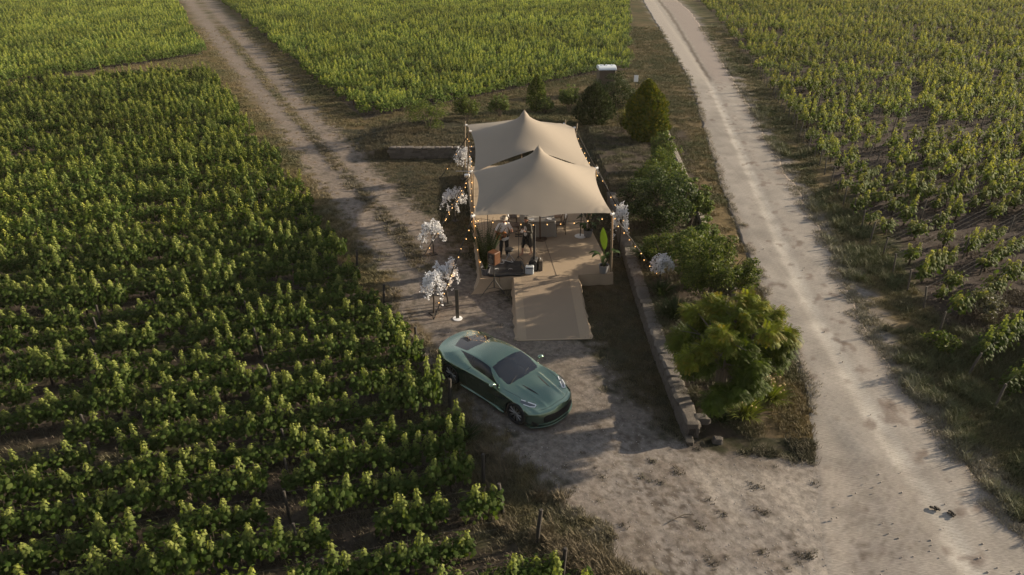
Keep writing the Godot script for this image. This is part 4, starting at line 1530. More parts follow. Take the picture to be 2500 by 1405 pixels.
func tuft(sd: int, n: int, h: float, spread: float, width: float) -> ArrayMesh:
	var r := RandomNumberGenerator.new()
	r.seed = sd
	var mb := MB.new()
	mb.tinted = true
	for k in n:
		var a := r.randf() * TAU
		var d := Vector3(cos(a), 0, sin(a))
		var p := Vector3(r.randfn(0, spread), 0, r.randfn(0, spread))
		var side := d.cross(Vector3.UP) * width
		var tip := p + d * h * r.randf_range(0.2, 0.9) + Vector3.UP * h * r.randf_range(0.5, 1.1)
		var mid := p.lerp(tip, 0.55) + Vector3.UP * h * 0.12
		mb.paint(Color.WHITE * r.randf_range(0.75, 1.15))
		var q := [mb.vt(p - side), mb.vt(p + side), mb.vt(mid + side * 0.7), mb.vt(mid - side * 0.7), mb.vt(tip)]
		mb.quad(q[0], q[1], q[2], q[3])
		mb.tri(q[3], q[2], q[4])
	return mb.mesh()

func build_grass() -> void:
	var r := RandomNumberGenerator.new()
	r.seed = 17
	var verge := []
	var lawn := []
	var weeds := []
	var tall := []
	var stones := []
	var clods := []
	var tries := 0
	while tries < 230000:
		tries += 1
		# denser near the camera
		var z := -7.5 - 95.0 * pow(r.randf(), 1.7)
		var half := 0.78 * sqrt(z * z + 90.0) + 1.0
		var x := r.randf_range(-half, half)
		var n0 := noise_big.get_noise_2d(x, z)
		var n1 := noise_mid.get_noise_2d(x, z)
		var n2 := noise_fine.get_noise_2d(x, z)
		var lip := 0.22 + 0.45 * n1
		if x > at_z(ROAD_LEFT, z) + (lip if z < -16 else -0.02) and x < at_z(ROAD_RIGHT, z) - lip:
			if z > -30 and r.randf() < 0.012:
				stones.append([Transform3D(Basis(Vector3.UP, r.randf() * TAU).scaled(Vector3.ONE * r.randf_range(0.008, 0.03)), Vector3(x, 0.06, z)), Color(0.9, 0.88, 0.85)])
			continue
		var p := Vector3(x, ground_height(x, z), z)
		var g := gravel_share(x, z, n1, n2)
		var big := 1.0 + 0.010 * -z
		if g > 0.5:
			if r.randf() < 0.14:
				stones.append([Transform3D(Basis(Vector3.UP, r.randf() * TAU).scaled(Vector3(1, 0.6, 1) * r.randf_range(0.006, 0.022)), p), Color.WHITE * r.randf_range(0.6, 1.1)])
			var blot := noise_fine.get_noise_2d(x * 0.55 + 90.0, z * 0.55) + 0.55 * n1 + 0.2 * n2
			if blot > 0.5 and z > -24 and r.randf() < 0.12:
				clods.append([Transform3D(Basis(Vector3.UP, r.randf() * TAU).scaled(Vector3.ONE * r.randf_range(0.6, 1.4)), p), Color(0.11, 0.085, 0.055).lerp(Color(0.07, 0.07, 0.03), r.randf())])
			elif z < -26 and n1 > 0.1 and r.randf() < 0.15:
				verge.append([Transform3D(Basis(Vector3.UP, r.randf() * TAU).scaled(Vector3.ONE * r.randf_range(0.4, 0.8) * big), p), DRY * 1.1])
			continue
		if x > -1.6 and x < 4.1 and z < -23.7 and z > -38.2:
			continue
		var c := ground_colour(x, z)
		c = Color(c.r * 1.25, c.g * 1.3, c.b * 1.15).lerp(Color(0.20, 0.15, 0.075), r.randf() * 0.3)
		c.a = 1.0
		var xf := Transform3D(Basis(Vector3.UP, r.randf() * TAU).scaled(Vector3.ONE * r.randf_range(0.6, 1.3) * big), p)
		if x > at_z(TRACK_RIGHT, z) - 0.5 and x < at_z(WALL_LINE, z) and z > -41:
			if n1 + n2 * 0.5 > -0.25:
				lawn.append([xf, c])
			continue
		var pp := Vector2(x, z)
		if Geometry2D.is_point_in_polygon(pp, FIELD_RIGHT):
			var edge := x - at_z(ROAD_RIGHT, z)
			if r.randf() < 0.05:
				weeds.append([xf, c])
			if r.randf() < 0.1:
				stones.append([Transform3D(Basis(Vector3.UP, r.randf() * TAU).scaled(Vector3(1, 0.6, 1) * r.randf_range(0.015, 0.05)), p), Color(0.55, 0.45, 0.38) * r.randf_range(0.6, 1.2)])
			continue
		if Geometry2D.is_point_in_polygon(pp, FIELD_LEFT) or Geometry2D.is_point_in_polygon(pp, FIELD_MIDDLE) or Geometry2D.is_point_in_polygon(pp, FIELD_UPPER):
			if r.randf() < 0.12:
				weeds.append([xf, c])
			continue
		if n1 + n0 * 0.6 + r.randf() * 0.3 > -0.15:
			verge.append([xf, c])
			if x > at_z(ROAD_RIGHT, z) and n0 + n1 > 0.25 and r.randf() < 0.35 or z > -16 and x < 6 and n1 > 0.2 and r.randf() < 0.4:
				tall.append([xf, c.lerp(Color(0.15, 0.11, 0.06), 0.55) if x < 6 else c.lerp(Color(0.10, 0.12, 0.04), 0.4)])
	scatter("verge_grass", "short dry grass along the verges of the track and the road", "grass", tuft(1, 16, 0.085, 0.07, 0.006), M.grass, verge)
	scatter("lawn_grass", "dark short grass of the shaded lawn round the tent", "grass", tuft(2, 16, 0.05, 0.08, 0.006), M.grass, lawn)
	scatter("weeds", "thin weeds on the soil between the vine rows", "grass", tuft(3, 12, 0.10, 0.06, 0.007), M.grass, weeds)
	scatter("tall_grass", "taller grass tufts on the road's right verge and by the track's end", "grass", tuft(4, 26, 0.26, 0.08, 0.006), M.grass, tall)
	scatter("dried_clumps", "dark dried clumps of moss and grass scattered on the gravel", "grass", tuft(5, 22, 0.035, 0.06, 0.008), M.grass, clods)
	var pebble := MB.new()
	pebble.paint(Color(0.36, 0.32, 0.28))
	pebble.ball(Vector3.ZERO, Vector3(1, 0.8, 0.75), 6, 4)
	scatter("pebbles", "loose pebbles on the gravel and soil", "stones", pebble.mesh(), M.pebble, stones)

# ---------------------------------------------------------------- the car
# stations along the car (x forward, metres from the middle of the wheelbase): seven outline points [half width, height] from sill to roof centre
const CAR := [
	[-2.34, 0.66, 0.34, 0.80, 0.44, 0.86, 0.62, 0.83, 0.83, 0.72, 0.915, 0.45, 0.945, 0.0, 0.955],
	[-2.10, 0.74, 0.24, 0.90, 0.36, 0.955, 0.60, 0.935, 0.82, 0.80, 0.93, 0.52, 0.965, 0.0, 0.975],
	[-1.75, 0.80, 0.18, 0.93, 0.30, 0.985, 0.60, 0.975, 0.83, 0.82, 0.95, 0.50, 1.03, 0.0, 1.055],
	[-1.40, 0.80, 0.16, 0.94, 0.28, 0.995, 0.60, 0.985, 0.83, 0.80, 0.96, 0.54, 1.11, 0.0, 1.150],
	[-1.00, 0.80, 0.15, 0.94, 0.25, 0.965, 0.56, 0.960, 0.81, 0.80, 0.94, 0.57, 1.185, 0.0, 1.230],
	[-0.60, 0.80, 0.15, 0.95, 0.24, 0.935, 0.54, 0.935, 0.80, 0.81, 0.925, 0.595, 1.225, 0.0, 1.275],
	[-0.20, 0.80, 0.15, 0.96, 0.24, 0.920, 0.52, 0.925, 0.79, 0.82, 0.915, 0.61, 1.232, 0.0, 1.290],
	[0.15, 0.80, 0.15, 0.97, 0.24, 0.920, 0.52, 0.930, 0.785, 0.835, 0.905, 0.63, 1.185, 0.0, 1.250],
	[0.50, 0.80, 0.15, 0.97, 0.24, 0.930, 0.52, 0.945, 0.78, 0.85, 0.895, 0.70, 1.035, 0.0, 1.115],
	[0.85, 0.80, 0.15, 0.95, 0.25, 0.945, 0.53, 0.960, 0.77, 0.86, 0.865, 0.68, 0.905, 0.0, 0.960],
	[1.10, 0.80, 0.15, 0.93, 0.26, 0.960, 0.54, 0.968, 0.765, 0.86, 0.855, 0.58, 0.865, 0.0, 0.915],
	[1.40, 0.80, 0.16, 0.93, 0.28, 0.975, 0.55, 0.965, 0.755, 0.84, 0.835, 0.52, 0.815, 0.0, 0.865],
	[1.75, 0.80, 0.16, 0.94, 0.28, 0.970, 0.52, 0.945, 0.70, 0.82, 0.775, 0.50, 0.750, 0.0, 0.800],
	[2.05, 0.78, 0.15, 0.93, 0.26, 0.950, 0.46, 0.915, 0.62, 0.78, 0.69, 0.47, 0.680, 0.0, 0.725],
	[2.26, 0.76, 0.14, 0.90, 0.24, 0.920, 0.42, 0.880, 0.54, 0.74, 0.595, 0.45, 0.605, 0.0, 0.640],
]

func car_row(x: float) -> Array:
	var k := 0
	while k < CAR.size() - 2 and x > CAR[k + 1][0]:
		k += 1
	var a: Array = CAR[maxi(k - 1, 0)]
	var b: Array = CAR[k]
	var c: Array = CAR[k + 1]
	var d: Array = CAR[mini(k + 2, CAR.size() - 1)]
	var t: float = clampf((x - b[0]) / (c[0] - b[0]), 0.0, 1.0)
	var h: float = c[0] - b[0]
	var out := []
	for p in 7:
		var q := []
		for e in 2:
			var n := 1 + p * 2 + e
			var m0: float = (c[n] - a[n]) / maxf(c[0] - a[0], 0.01) * h
			var m1: float = (d[n] - b[n]) / maxf(d[0] - b[0], 0.01) * h
			var t2 := t * t
			var t3 := t2 * t
			q.append((2 * t3 - 3 * t2 + 1) * b[n] + (t3 - 2 * t2 + t) * m0 + (3 * t2 - 2 * t3) * c[n] + (t3 - t2) * m1)
		out.append(Vector2(q[0], q[1]))
	return out

func car_point(row: Array, x: float, t: float) -> Vector3:  # t 0 sill .. 6 roof centre; right half (positive z)
	var k := mini(int(t), 5)
	var f := t - k
	var b: Vector2 = row[k]
	var c: Vector2 = row[k + 1]
	var a: Vector2 = row[k - 1] if k > 0 else b + (b - c) * 0.3
	var d: Vector2 = row[k + 2] if k < 5 else Vector2(-row[5].x, row[5].y)
	var tight := 0.42
	var f2 := f * f
	var f3 := f2 * f
	var m0 := (c - a) * tight
	var m1 := (d - b) * tight
	var p := b * (2 * f3 - 3 * f2 + 1) + m0 * (f3 - 2 * f2 + f) + c * (3 * f2 - 2 * f3) + m1 * (f3 - f2)
	var z := p.x
	var y := p.y
	if x > 0.9 and t > 4.3:  # raised creases running from the windscreen to the nose
		var crease := lerpf(0.46, 0.36, (x - 0.9) / 1.3)
		y += 0.024 * exp(-pow((z - crease) / 0.045, 2.0)) * smoothstep(0.9, 1.1, x) * (1.0 - smoothstep(2.0, 2.24, x))
		y += 0.012 * exp(-pow(z / 0.20, 2.0)) * smoothstep(0.9, 1.2, x)
	return Vector3(car_bend(x, z), y, z)

func car_bend(x: float, z: float) -> float:
	var w := pow(absf(z) / 0.95, 2.4)
	return x - 0.42 * w * smoothstep(1.1, 2.26, x) + 0.30 * w * smoothstep(-1.6, -2.34, x)

const WHEEL_X := 1.4025
const WHEEL_Y := 0.352

func car_region(x: float, t: float, p: Vector3) -> String:
	# glass and openings on the skin
	if t > 5.03 + 0.10 * smoothstep(0.3, 0.8, x) and x > 0.10 + 0.05 * absf(p.z) and x < 0.88 - 0.10 * p.z * p.z:
		return "windscreen"
	if t > 4.16 and t < 4.90 and x > -1.30 and x < 0.66:
		var low := 4.16
		if x < -0.55:
			low = lerpf(4.16, 4.88, (-0.55 - x) / 0.72)
		var high := 4.90
		if x > 0.10:
			high = lerpf(4.90, 4.20, (x - 0.10) / 0.52)
		if t > low and t < high:
			return "pillar_trim" if absf(x + 0.62) < 0.022 else "side_window"
	if t > 5.10 and x < -0.98 - 0.10 * (6.0 - t) and x > -1.98 + 0.28 * (6.0 - t):
		return "rear_window"
	if t > 2.05 and t < 2.75 and x > 0.52 and x < 1.02:
		var v := (x - 0.52) / 0.5
		if absf(t - lerpf(2.15, 2.62, v)) < 0.055 + 0.06 * v:
			return "side_vent"
	return "body"

func build_car() -> void:
	var car := thing("sports_car", "green two door sports car parked on the gravel below the ramp", "car", Vector3(-0.25, 0.0, -17.32), -44.4)
	var paint := mat(Color(0.150, 0.225, 0.168), 0.2, {"metallic": 0.85, "clearcoat_enabled": true, "clearcoat": 1.0, "clearcoat_roughness": 0.04})
	var glass := mat(Color(0.010, 0.013, 0.020), 0.05, {"metallic_specular": 0.45})
	var tyre := mat(Color(0.014, 0.014, 0.014), 0.85)
	var rim_m := mat(Color(0.03, 0.03, 0.032), 0.35, {"metallic": 0.8})
	var lens := mat(Color(0.02, 0.03, 0.04), 0.06, {"metallic_specular": 0.9, "clearcoat_enabled": true, "clearcoat": 1.0})
	var bright := mat(Color(0.80, 0.82, 0.85), 0.25, {"metallic_specular": 0.45})
	var regions := {}
	var nx := 214
	var nt := 100
	var verts := []
	var norms := []
	var tab := []
	for a in nx + 1:
		var x := lerpf(-2.34, 2.26, float(a) / nx)
		var row := car_row(x)
		var line := []
		for b in nt + 1:
			line.append(car_point(row, x, 6.0 * b / nt))
		tab.append(line)
	# wheel arches: vertices inside the arch circle are pushed out to it; cells wholly inside are dropped
	var arch := 0.392
	for side in [1.0, -1.0]:
		var remap := {}
		for a in nx:
			var x := lerpf(-2.34, 2.26, (a + 0.5) / nx)
			for b in nt:
				var t := 6.0 * (b + 0.5) / nt
				var inside := 0
				for q in [[a, b], [a + 1, b], [a + 1, b + 1], [a, b + 1]]:
					var p: Vector3 = tab[q[0]][q[1]]
					for wx in [WHEEL_X, -WHEEL_X]:
						if p.z > 0.5 and p.y < 0.9 and Vector2(p.x - wx, p.y - WHEEL_Y).length() < arch:
							inside += 1
				if inside == 4:
					continue
				var name := car_region(x, t, tab[a][b])
				if name in ["side_window", "pillar_trim", "side_vent", "bonnet_vent"] and side < 0:
					name += " "
				if not regions.has(name):
					regions[name] = MB.new()
					remap[name] = {}
				if not remap.has(name):
					remap[name] = {}
				var mb: MB = regions[name]
				var ids := []
				for q in [[a, b], [a + 1, b], [a + 1, b + 1], [a, b + 1]]:
					var key: int = q[0] * 1000 + q[1]
					if not remap[name].has(key):
						var p: Vector3 = tab[q[0]][q[1]]
						for wx in [WHEEL_X, -WHEEL_X]:
							var d := Vector2(p.x - wx, p.y - WHEEL_Y)
							if p.z > 0.5 and p.y < 0.9 and d.length() < arch:
								d = d.normalized() * arch
								p.x = wx + d.x
								p.y = WHEEL_Y + d.y
						remap[name][key] = mb.vt(Vector3(p.x, p.y, p.z * side))
					ids.append(remap[name][key])
				if side > 0:
					mb.quad(ids[0], ids[1], ids[2], ids[3])
				else:
					mb.quad(ids[3], ids[2], ids[1], ids[0])
	# nose and tail
	for end in [1, -1]:
		var row: Array = tab[nx] if end > 0 else tab[0]
		var names_here := {}
		var cols := 60
		for b in nt:
			for c in cols:
				var quad_p := []
				for q in [[b, c], [b, c + 1], [b + 1, c + 1], [b + 1, c]]:
					var r: Vector3 = row[q[0]]
					var z: float = r.z * (1.0 - 2.0 * q[1] / cols)
					var y := r.y
					if y > row[90].y:
						y = lerpf(row[q[0]].y, row[nt].y, 1.0 - absf(z) / maxf(row[q[0]].z, 0.02)) if row[q[0]].z > 0.02 else row[nt].y
					var bulge: float = (0.085 * sin(PI * clampf((y - 0.10) / 0.56, 0.0, 1.0)) + 0.02) * (1.0 - pow(absf(z) / maxf(r.z, 0.02), 8.0)) if end > 0 else -0.06 * sin(PI * clampf((y - 0.3) / 0.7, 0.0, 1.0)) * (1.0 - pow(absf(z) / maxf(r.z, 0.02), 8.0))
					if end > 0 and absf(z) > r.z * 0.999:
						bulge = 0.0
					quad_p.append(Vector3(car_bend(2.26 if end > 0 else -2.34, z) + bulge, y, z))
				var m: Vector3 = (quad_p[0] + quad_p[2]) * 0.5
				var name := "body"
				if end > 0:
					if m.y < 0.185:
						name = "air_intake"
					elif pow(absf(m.z) / (0.60 + 0.12 * (0.52 - m.y)), 5.0) + pow(absf(m.y - 0.385) / 0.135, 5.0) < 1.0:
						name = "grille_opening"
					elif absf(m.z) > 0.70 and absf(m.z) < 0.86 and m.y < 0.20 + (absf(m.z) - 0.66) * 0.8:
						name = "air_intake"
				elif m.y < 0.45:
					name = "diffuser"
				if not regions.has(name):
					regions[name] = MB.new()
				var mb: MB = regions[name]
				if name == "grille_opening":
					for q in 4:
						quad_p[q].x -= 0.035
				if end > 0:
					mb.flat4(quad_p[0], quad_p[3], quad_p[2], quad_p[1])
				else:
					mb.flat4(quad_p[0], quad_p[1], quad_p[2], quad_p[3])
	var dark: Material = M.black
	var gap := mat(Color(0.006, 0.006, 0.007), 0.7)
	for k in regions:
		var m: Material = {"body": paint, "windscreen": glass, "side_window": glass, "rear_window": glass, "pillar_trim": dark, "side_vent": gap, "bonnet_vent": gap, "grille_opening": gap, "air_intake": gap, "diffuser": dark}[k.strip_edges()]
		put(k.strip_edges(), regions[k], m, car)
	# floor pan, arch liners
	var pan := MB.new()
	pan.box(Vector3(0, 0.20, 0), Vector3(4.2, 0.10, 1.5))
	put("floor_pan", pan, gap, car)
	var wheel_kinds := []
	for wx in [WHEEL_X, -WHEEL_X]:
		for s in [1.0, -1.0]:
			var liner := MB.new()
			var prev := -1
			for k in 19:
				var ang := -0.25 + (PI + 0.5) * k / 18.0
				var at := liner.v.size()
				liner.vt(Vector3(wx + cos(ang) * arch, WHEEL_Y + sin(ang) * arch, 0.97 * s))
				liner.vt(Vector3(wx + cos(ang) * arch, WHEEL_Y + sin(ang) * arch, 0.55 * s))
				if prev >= 0:
					liner.quad(prev, at, at + 1, prev + 1)
				prev = at
			liner.box(Vector3(wx, WHEEL_Y + 0.05, 0.56 * s), Vector3(0.78, 0.66, 0.02))
			put("arch_liner", liner, gap, car)
			var w := Node3D.new()
			w.name = numbered("wheel", car)
			car.add_child(w, true)
			w.position = Vector3(wx, WHEEL_Y, 0.845 * s)
			w.rotation_degrees = Vector3(90.0 * s, 0, 0)
			var ty := MB.new()
			ty.lathe([Vector2(0.26, -0.12), Vector2(0.325, -0.128), Vector2(0.347, -0.10), Vector2(0.352, 0.0), Vector2(0.347, 0.10), Vector2(0.325, 0.128), Vector2(0.272, 0.122), Vector2(0.262, 0.09)], 40)
			put("tyre", ty, tyre, w)
			var rim := MB.new()
			rim.lathe([Vector2(0.262, 0.09), Vector2(0.268, 0.118), Vector2(0.256, 0.118), Vector2(0.248, 0.06), Vector2(0.235, -0.05), Vector2(0.0, -0.06)], 40)
			put("rim", rim, rim_m, w)
			var spokes := MB.new()
			for k in 20:
				var a := TAU * (floorf(k / 2.0) / 10.0) + (0.09 if k % 2 else -0.09)
				var d := Vector3(cos(a), 0, sin(a))
				spokes.box(d * 0.155 + Vector3(0, 0.085, 0), Vector3(0.20, 0.02, 0.016), Basis(d, Vector3.UP, d.cross(Vector3.UP)), 0.004)
			spokes.lathe([Vector2(0.055, 0.06), Vector2(0.055, 0.10), Vector2(0.04, 0.108), Vector2(0.0, 0.108)], 14)
			put("spokes", spokes, mat(Color(0.42, 0.42, 0.42), 0.3, {"metallic": 0.9}) if wheel_kinds.is_empty() else wheel_kinds[0], w).set_meta("kind", "stuff")
			if wheel_kinds.is_empty():
				wheel_kinds.append(w.get_child(2).material_override)
	# sill blades and front splitter
	for s in [1.0, -1.0]:
		var sill := MB.new()
		var pts := []
		for k in 12:
			var x := lerpf(-0.96, 0.98, k / 11.0)
			pts.append(Vector3(x, 0.185 + 0.02 * sin(PI * k / 11.0), (0.955 + 0.03 * smoothstep(0.2, 0.98, x)) * s))
		sill.tube(pts, [0.02, 0.04, 0.045, 0.045, 0.045, 0.045, 0.045, 0.045, 0.05, 0.055, 0.05, 0.03], 8)
		put("sill_blade", sill, paint, car)
	var split := MB.new()
	var prev := -1
	for k in 41:
		var z := lerpf(-0.93, 0.93, k / 40.0)
		var x := car_bend(2.30, z) + 0.07
		var at := split.v.size()
		for q in [[x - 0.22, 0.155], [x - 0.01, 0.150], [x, 0.138], [x - 0.01, 0.124], [x - 0.22, 0.120]]:
			split.vt(Vector3(q[0], q[1], z))
		if prev >= 0:
			for q in 4:
				split.quad(prev + q, prev + q + 1, at + q + 1, at + q)
		prev = at
	put("front_splitter", split, paint, car)
	for k in 6:
		var y := 0.285 + 0.04 * k
		var half := 0.57 + 0.1 * (0.52 - y)
		var bar := MB.new()
		var pts := []
		for q in 13:
			var z := lerpf(-half, half, q / 12.0)
			pts.append(Vector3(car_bend(2.26, z) + (0.085 * sin(PI * clampf((y - 0.10) / 0.56, 0.0, 1.0)) + 0.02) * (1.0 - pow(absf(z) / 0.92, 8.0)) - 0.018, y, z))
		bar.tube(pts, [0.007], 5)
		put("grille_bar", bar, M.black, car)
	# lamps, mirrors, badge
	for s in [1.0, -1.0]:
		var head := MB.new()
		var run := MB.new()
		var outline := [Vector2(1.98, 0.58), Vector2(1.80, 0.70), Vector2(1.62, 0.80), Vector2(1.66, 0.86), Vector2(1.86, 0.845), Vector2(2.02, 0.76), Vector2(2.06, 0.66)]
		var ring := []
		var mid := Vector3.ZERO
		for o in outline:
			var p := car_top(o.x, o.y)
			ring.append(Vector3(p.x, p.y + 0.008, p.z * s))
			mid += ring[-1] / outline.size()
		var c := head.vt(mid + Vector3(0, 0.012, 0))
		var ids := []
		for p in ring:
			ids.append(head.vt(p))
		for k in ids.size():
			if s > 0:
				head.tri(c, ids[(k + 1) % ids.size()], ids[k])
			else:
				head.tri(c, ids[k], ids[(k + 1) % ids.size()])
		put("headlight", head, lens, car)
		run.tube([ring[0] + Vector3.UP * 0.006, ring[6] + Vector3.UP * 0.004, ring[5] + Vector3.UP * 0.004, ring[4] + Vector3.UP * 0.004], [0.013, 0.014, 0.014, 0.010], 6)
		run.tube([ring[0] + Vector3.UP * 0.006, ring[1] + Vector3.UP * 0.008], [0.016, 0.014], 6)
		run.tube([ring[1].lerp(ring[2], 0.35) + Vector3.UP * 0.008, ring[2] + Vector3.UP * 0.008], [0.015, 0.013], 6)
		put("running_light", run, bright, car)
		var slot := MB.new()
		var last := -1
		for k in 15:
			var x := lerpf(1.10, 1.66, k / 14.0)
			var zc := lerpf(0.33, 0.25, k / 14.0)
			var w := 0.006 + 0.020 * sin(PI * k / 14.0)
			var pa := car_top(x, zc - w)
			var pb := car_top(x, zc + w)
			var at := slot.vt(Vector3(pa.x, pa.y + 0.004, (zc - w) * s))
			slot.vt(Vector3(pb.x, pb.y + 0.004, (zc + w) * s))
			if last >= 0:
				if s > 0:
					slot.quad(last, last + 1, at + 1, at)
				else:
					slot.quad(at, at + 1, last + 1, last)
			last = at
		put("bonnet_vent", slot, gap, car)
		var mir := MB.new()
		mir.ball(Vector3(0.56, 0.985, 1.045 * s), Vector3(0.075, 0.062, 0.115), 12, 8)
		put("mirror", mir, paint, car)
		var arm := MB.new()
		arm.tube([Vector3(0.58, 0.90, 0.86 * s), Vector3(0.56, 0.935, 1.0 * s)], [0.022, 0.018], 7)
		put("mirror_stalk", arm, dark, car)
		var hand := MB.new()
		hand.box(Vector3(-0.42, 0.70, 0.937 * s), Vector3(0.16, 0.022, 0.012), Basis.IDENTITY, 0.004)
		put("door_handle", hand, dark, car)
		# shut lines: the door and the bonnet edge
		var lines: MB
		for spec in [[0.56, 1.1, 4.0], [-0.62, 1.1, 4.05]]:
			lines = MB.new()
			var pts := []
			var x0: float = spec[0]
			for k in 14:
				var t := lerpf(spec[1], spec[2], k / 13.0)
				var x := x0 + 0.10 * sin((t - 1.1) / 2.9 * PI) * (-1.0 if x0 < 0 else 0.5)
				var p := car_point(car_row(x), x, t)
				pts.append(Vector3(p.x, p.y, p.z * s + 0.001 * s))
			lines.tube(pts, [0.006], 4, false)
			put("shut_line", lines, gap, car)
		lines = MB.new()
		var bpts := []
		for k in 16:
			var x := lerpf(0.86, 2.12, k / 15.0)
			var p := car_point(car_row(x), x, 4.22 + 0.2 * k / 15.0)
			bpts.append(Vector3(p.x, p.y, p.z * s))
		lines.tube(bpts, [0.005], 4, false)
		put("shut_line", lines, gap, car)
		var tail := MB.new()
		tail.tube([Vector3(car_bend(-2.34, 0.72) - 0.03, 0.84, 0.62 * s), Vector3(car_bend(-2.34, 0.80), 0.80, 0.80 * s)], [0.022, 0.02], 6)
		put("tail_light", tail, mat(Color(0.25, 0.01, 0.01), 0.3), car)
	var front := MB.new()
	var fp := []
	for k in 17:
		var z := lerpf(-0.62, 0.62, k / 16.0)
		var p := car_top(2.18, absf(z))
		fp.append(Vector3(p.x, p.y + 0.001, z))
	front.tube(fp, [0.005], 4, false)
	put("bonnet_edge", front, gap, car)
	var badge := MB.new()
	var bp := car_top(2.23, 0.0)
	for s in [1.0, -1.0]:
		for k in 3:
			badge.box(bp + Vector3(0.055 - 0.012 * k, -0.055 + 0.012 * k, 0.045 * s), Vector3(0.012, 0.011, 0.10 - 0.022 * k), Basis(Vector3.RIGHT, 0.18 * s), 0.003)
	badge.box(bp + Vector3(0.052, -0.045, 0), Vector3(0.02, 0.034, 0.028), Basis.IDENTITY, 0.004)
	put("winged_badge", badge, mat(Color(0.03, 0.05, 0.045), 0.2, {"metallic": 0.8}), car)
	var wiper := MB.new()
	for z in [-0.05, 0.42]:
		var p0 := car_point(car_row(0.86), 0.86, 5.6)
		wiper.tube([Vector3(0.86, p0.y + 0.0, z + 0.15), Vector3(0.72, p0.y + 0.055, z - 0.28)], [0.008, 0.006], 5)
	put("wiper", wiper, gap, car)

func car_top(x: float, z: float) -> Vector3:
	# the point of the upper skin above this plan position (before the nose is bent)
	var row := car_row(x)
	var best := car_point(row, x, 6.0)
	var gap := 1e9
	for k in 120:
		var p := car_point(row, x, lerpf(3.0, 6.0, k / 119.0))
		if absf(p.z - z) < gap:
			gap = absf(p.z - z)
			best = p
	return best

# ---------------------------------------------------------------- people
func hand_bones(wrist: Vector3, dir: Vector3, palm: Vector3, thumb_side: Vector3, curl: float) -> Array:
	var out := [[wrist, wrist + dir * 0.045, 0.026, 0.030]]
	for k in 4:
		var off := thumb_side * (0.028 - 0.019 * k)
		var len: float = [0.036, 0.041, 0.038, 0.030][k]
		var p := wrist + dir * 0.075 + off
		out.append([wrist + dir * 0.02 + off * 0.7, p, 0.013, 0.011])
		var d := dir
		for q in 3:
			d = (d + palm * curl * (0.35 + 0.3 * q)).normalized()
			var e := p + d * len * (1.0 - 0.2 * q)
			out.append([p, e, 0.0095 - 0.0008 * q, 0.0088 - 0.0008 * q])
			p = e
	var b := wrist + dir * 0.022 + thumb_side * 0.024
	var m := b + (dir * 0.6 + thumb_side * 0.7 + palm * 0.35).normalized() * 0.042
	out.append([b, m, 0.014, 0.011])
	out.append([m, m + (dir * 0.8 + thumb_side * 0.15 + palm * 0.6).normalized() * 0.032, 0.0105, 0.009])
	return out

func head_bones(c: Vector3, f: Vector3) -> Array:  # c the middle of the head, f the way it looks
	var up := (Vector3.UP - f * f.y).normalized()
	var side := up.cross(f).normalized()
	var out := [
		[c + up * 0.035 - f * 0.018, c + up * 0.03 + f * 0.012, 0.088, 0.080],
		[c - up * 0.02 + f * 0.03, c - up * 0.075 + f * 0.052, 0.062, 0.036],
		[c + f * 0.088 + up * 0.012, c + f * 0.112 - up * 0.022, 0.009, 0.015],
		[c + f * 0.082 - up * 0.052 - side * 0.016, c + f * 0.082 - up * 0.052 + side * 0.016, 0.010, 0.010],
	]
	for s in [-1.0, 1.0]:
		out.append([c + side * 0.082 * s + up * 0.018, c + side * 0.086 * s - up * 0.025, 0.013, 0.010])
	return out

func face(o: Node3D, c: Vector3, f: Vector3) -> void:
	var up := (Vector3.UP - f * f.y).normalized()
	var side := up.cross(f).normalized()
	var eyes := MB.new()
	for s in [-1.0, 1.0]:
		eyes.ball(c + f * 0.084 + side * 0.031 * s + up * 0.008, Vector3.ONE * 0.011, 8, 5)
	put("eyes", eyes, mat(Color(0.05, 0.04, 0.035), 0.2), o)

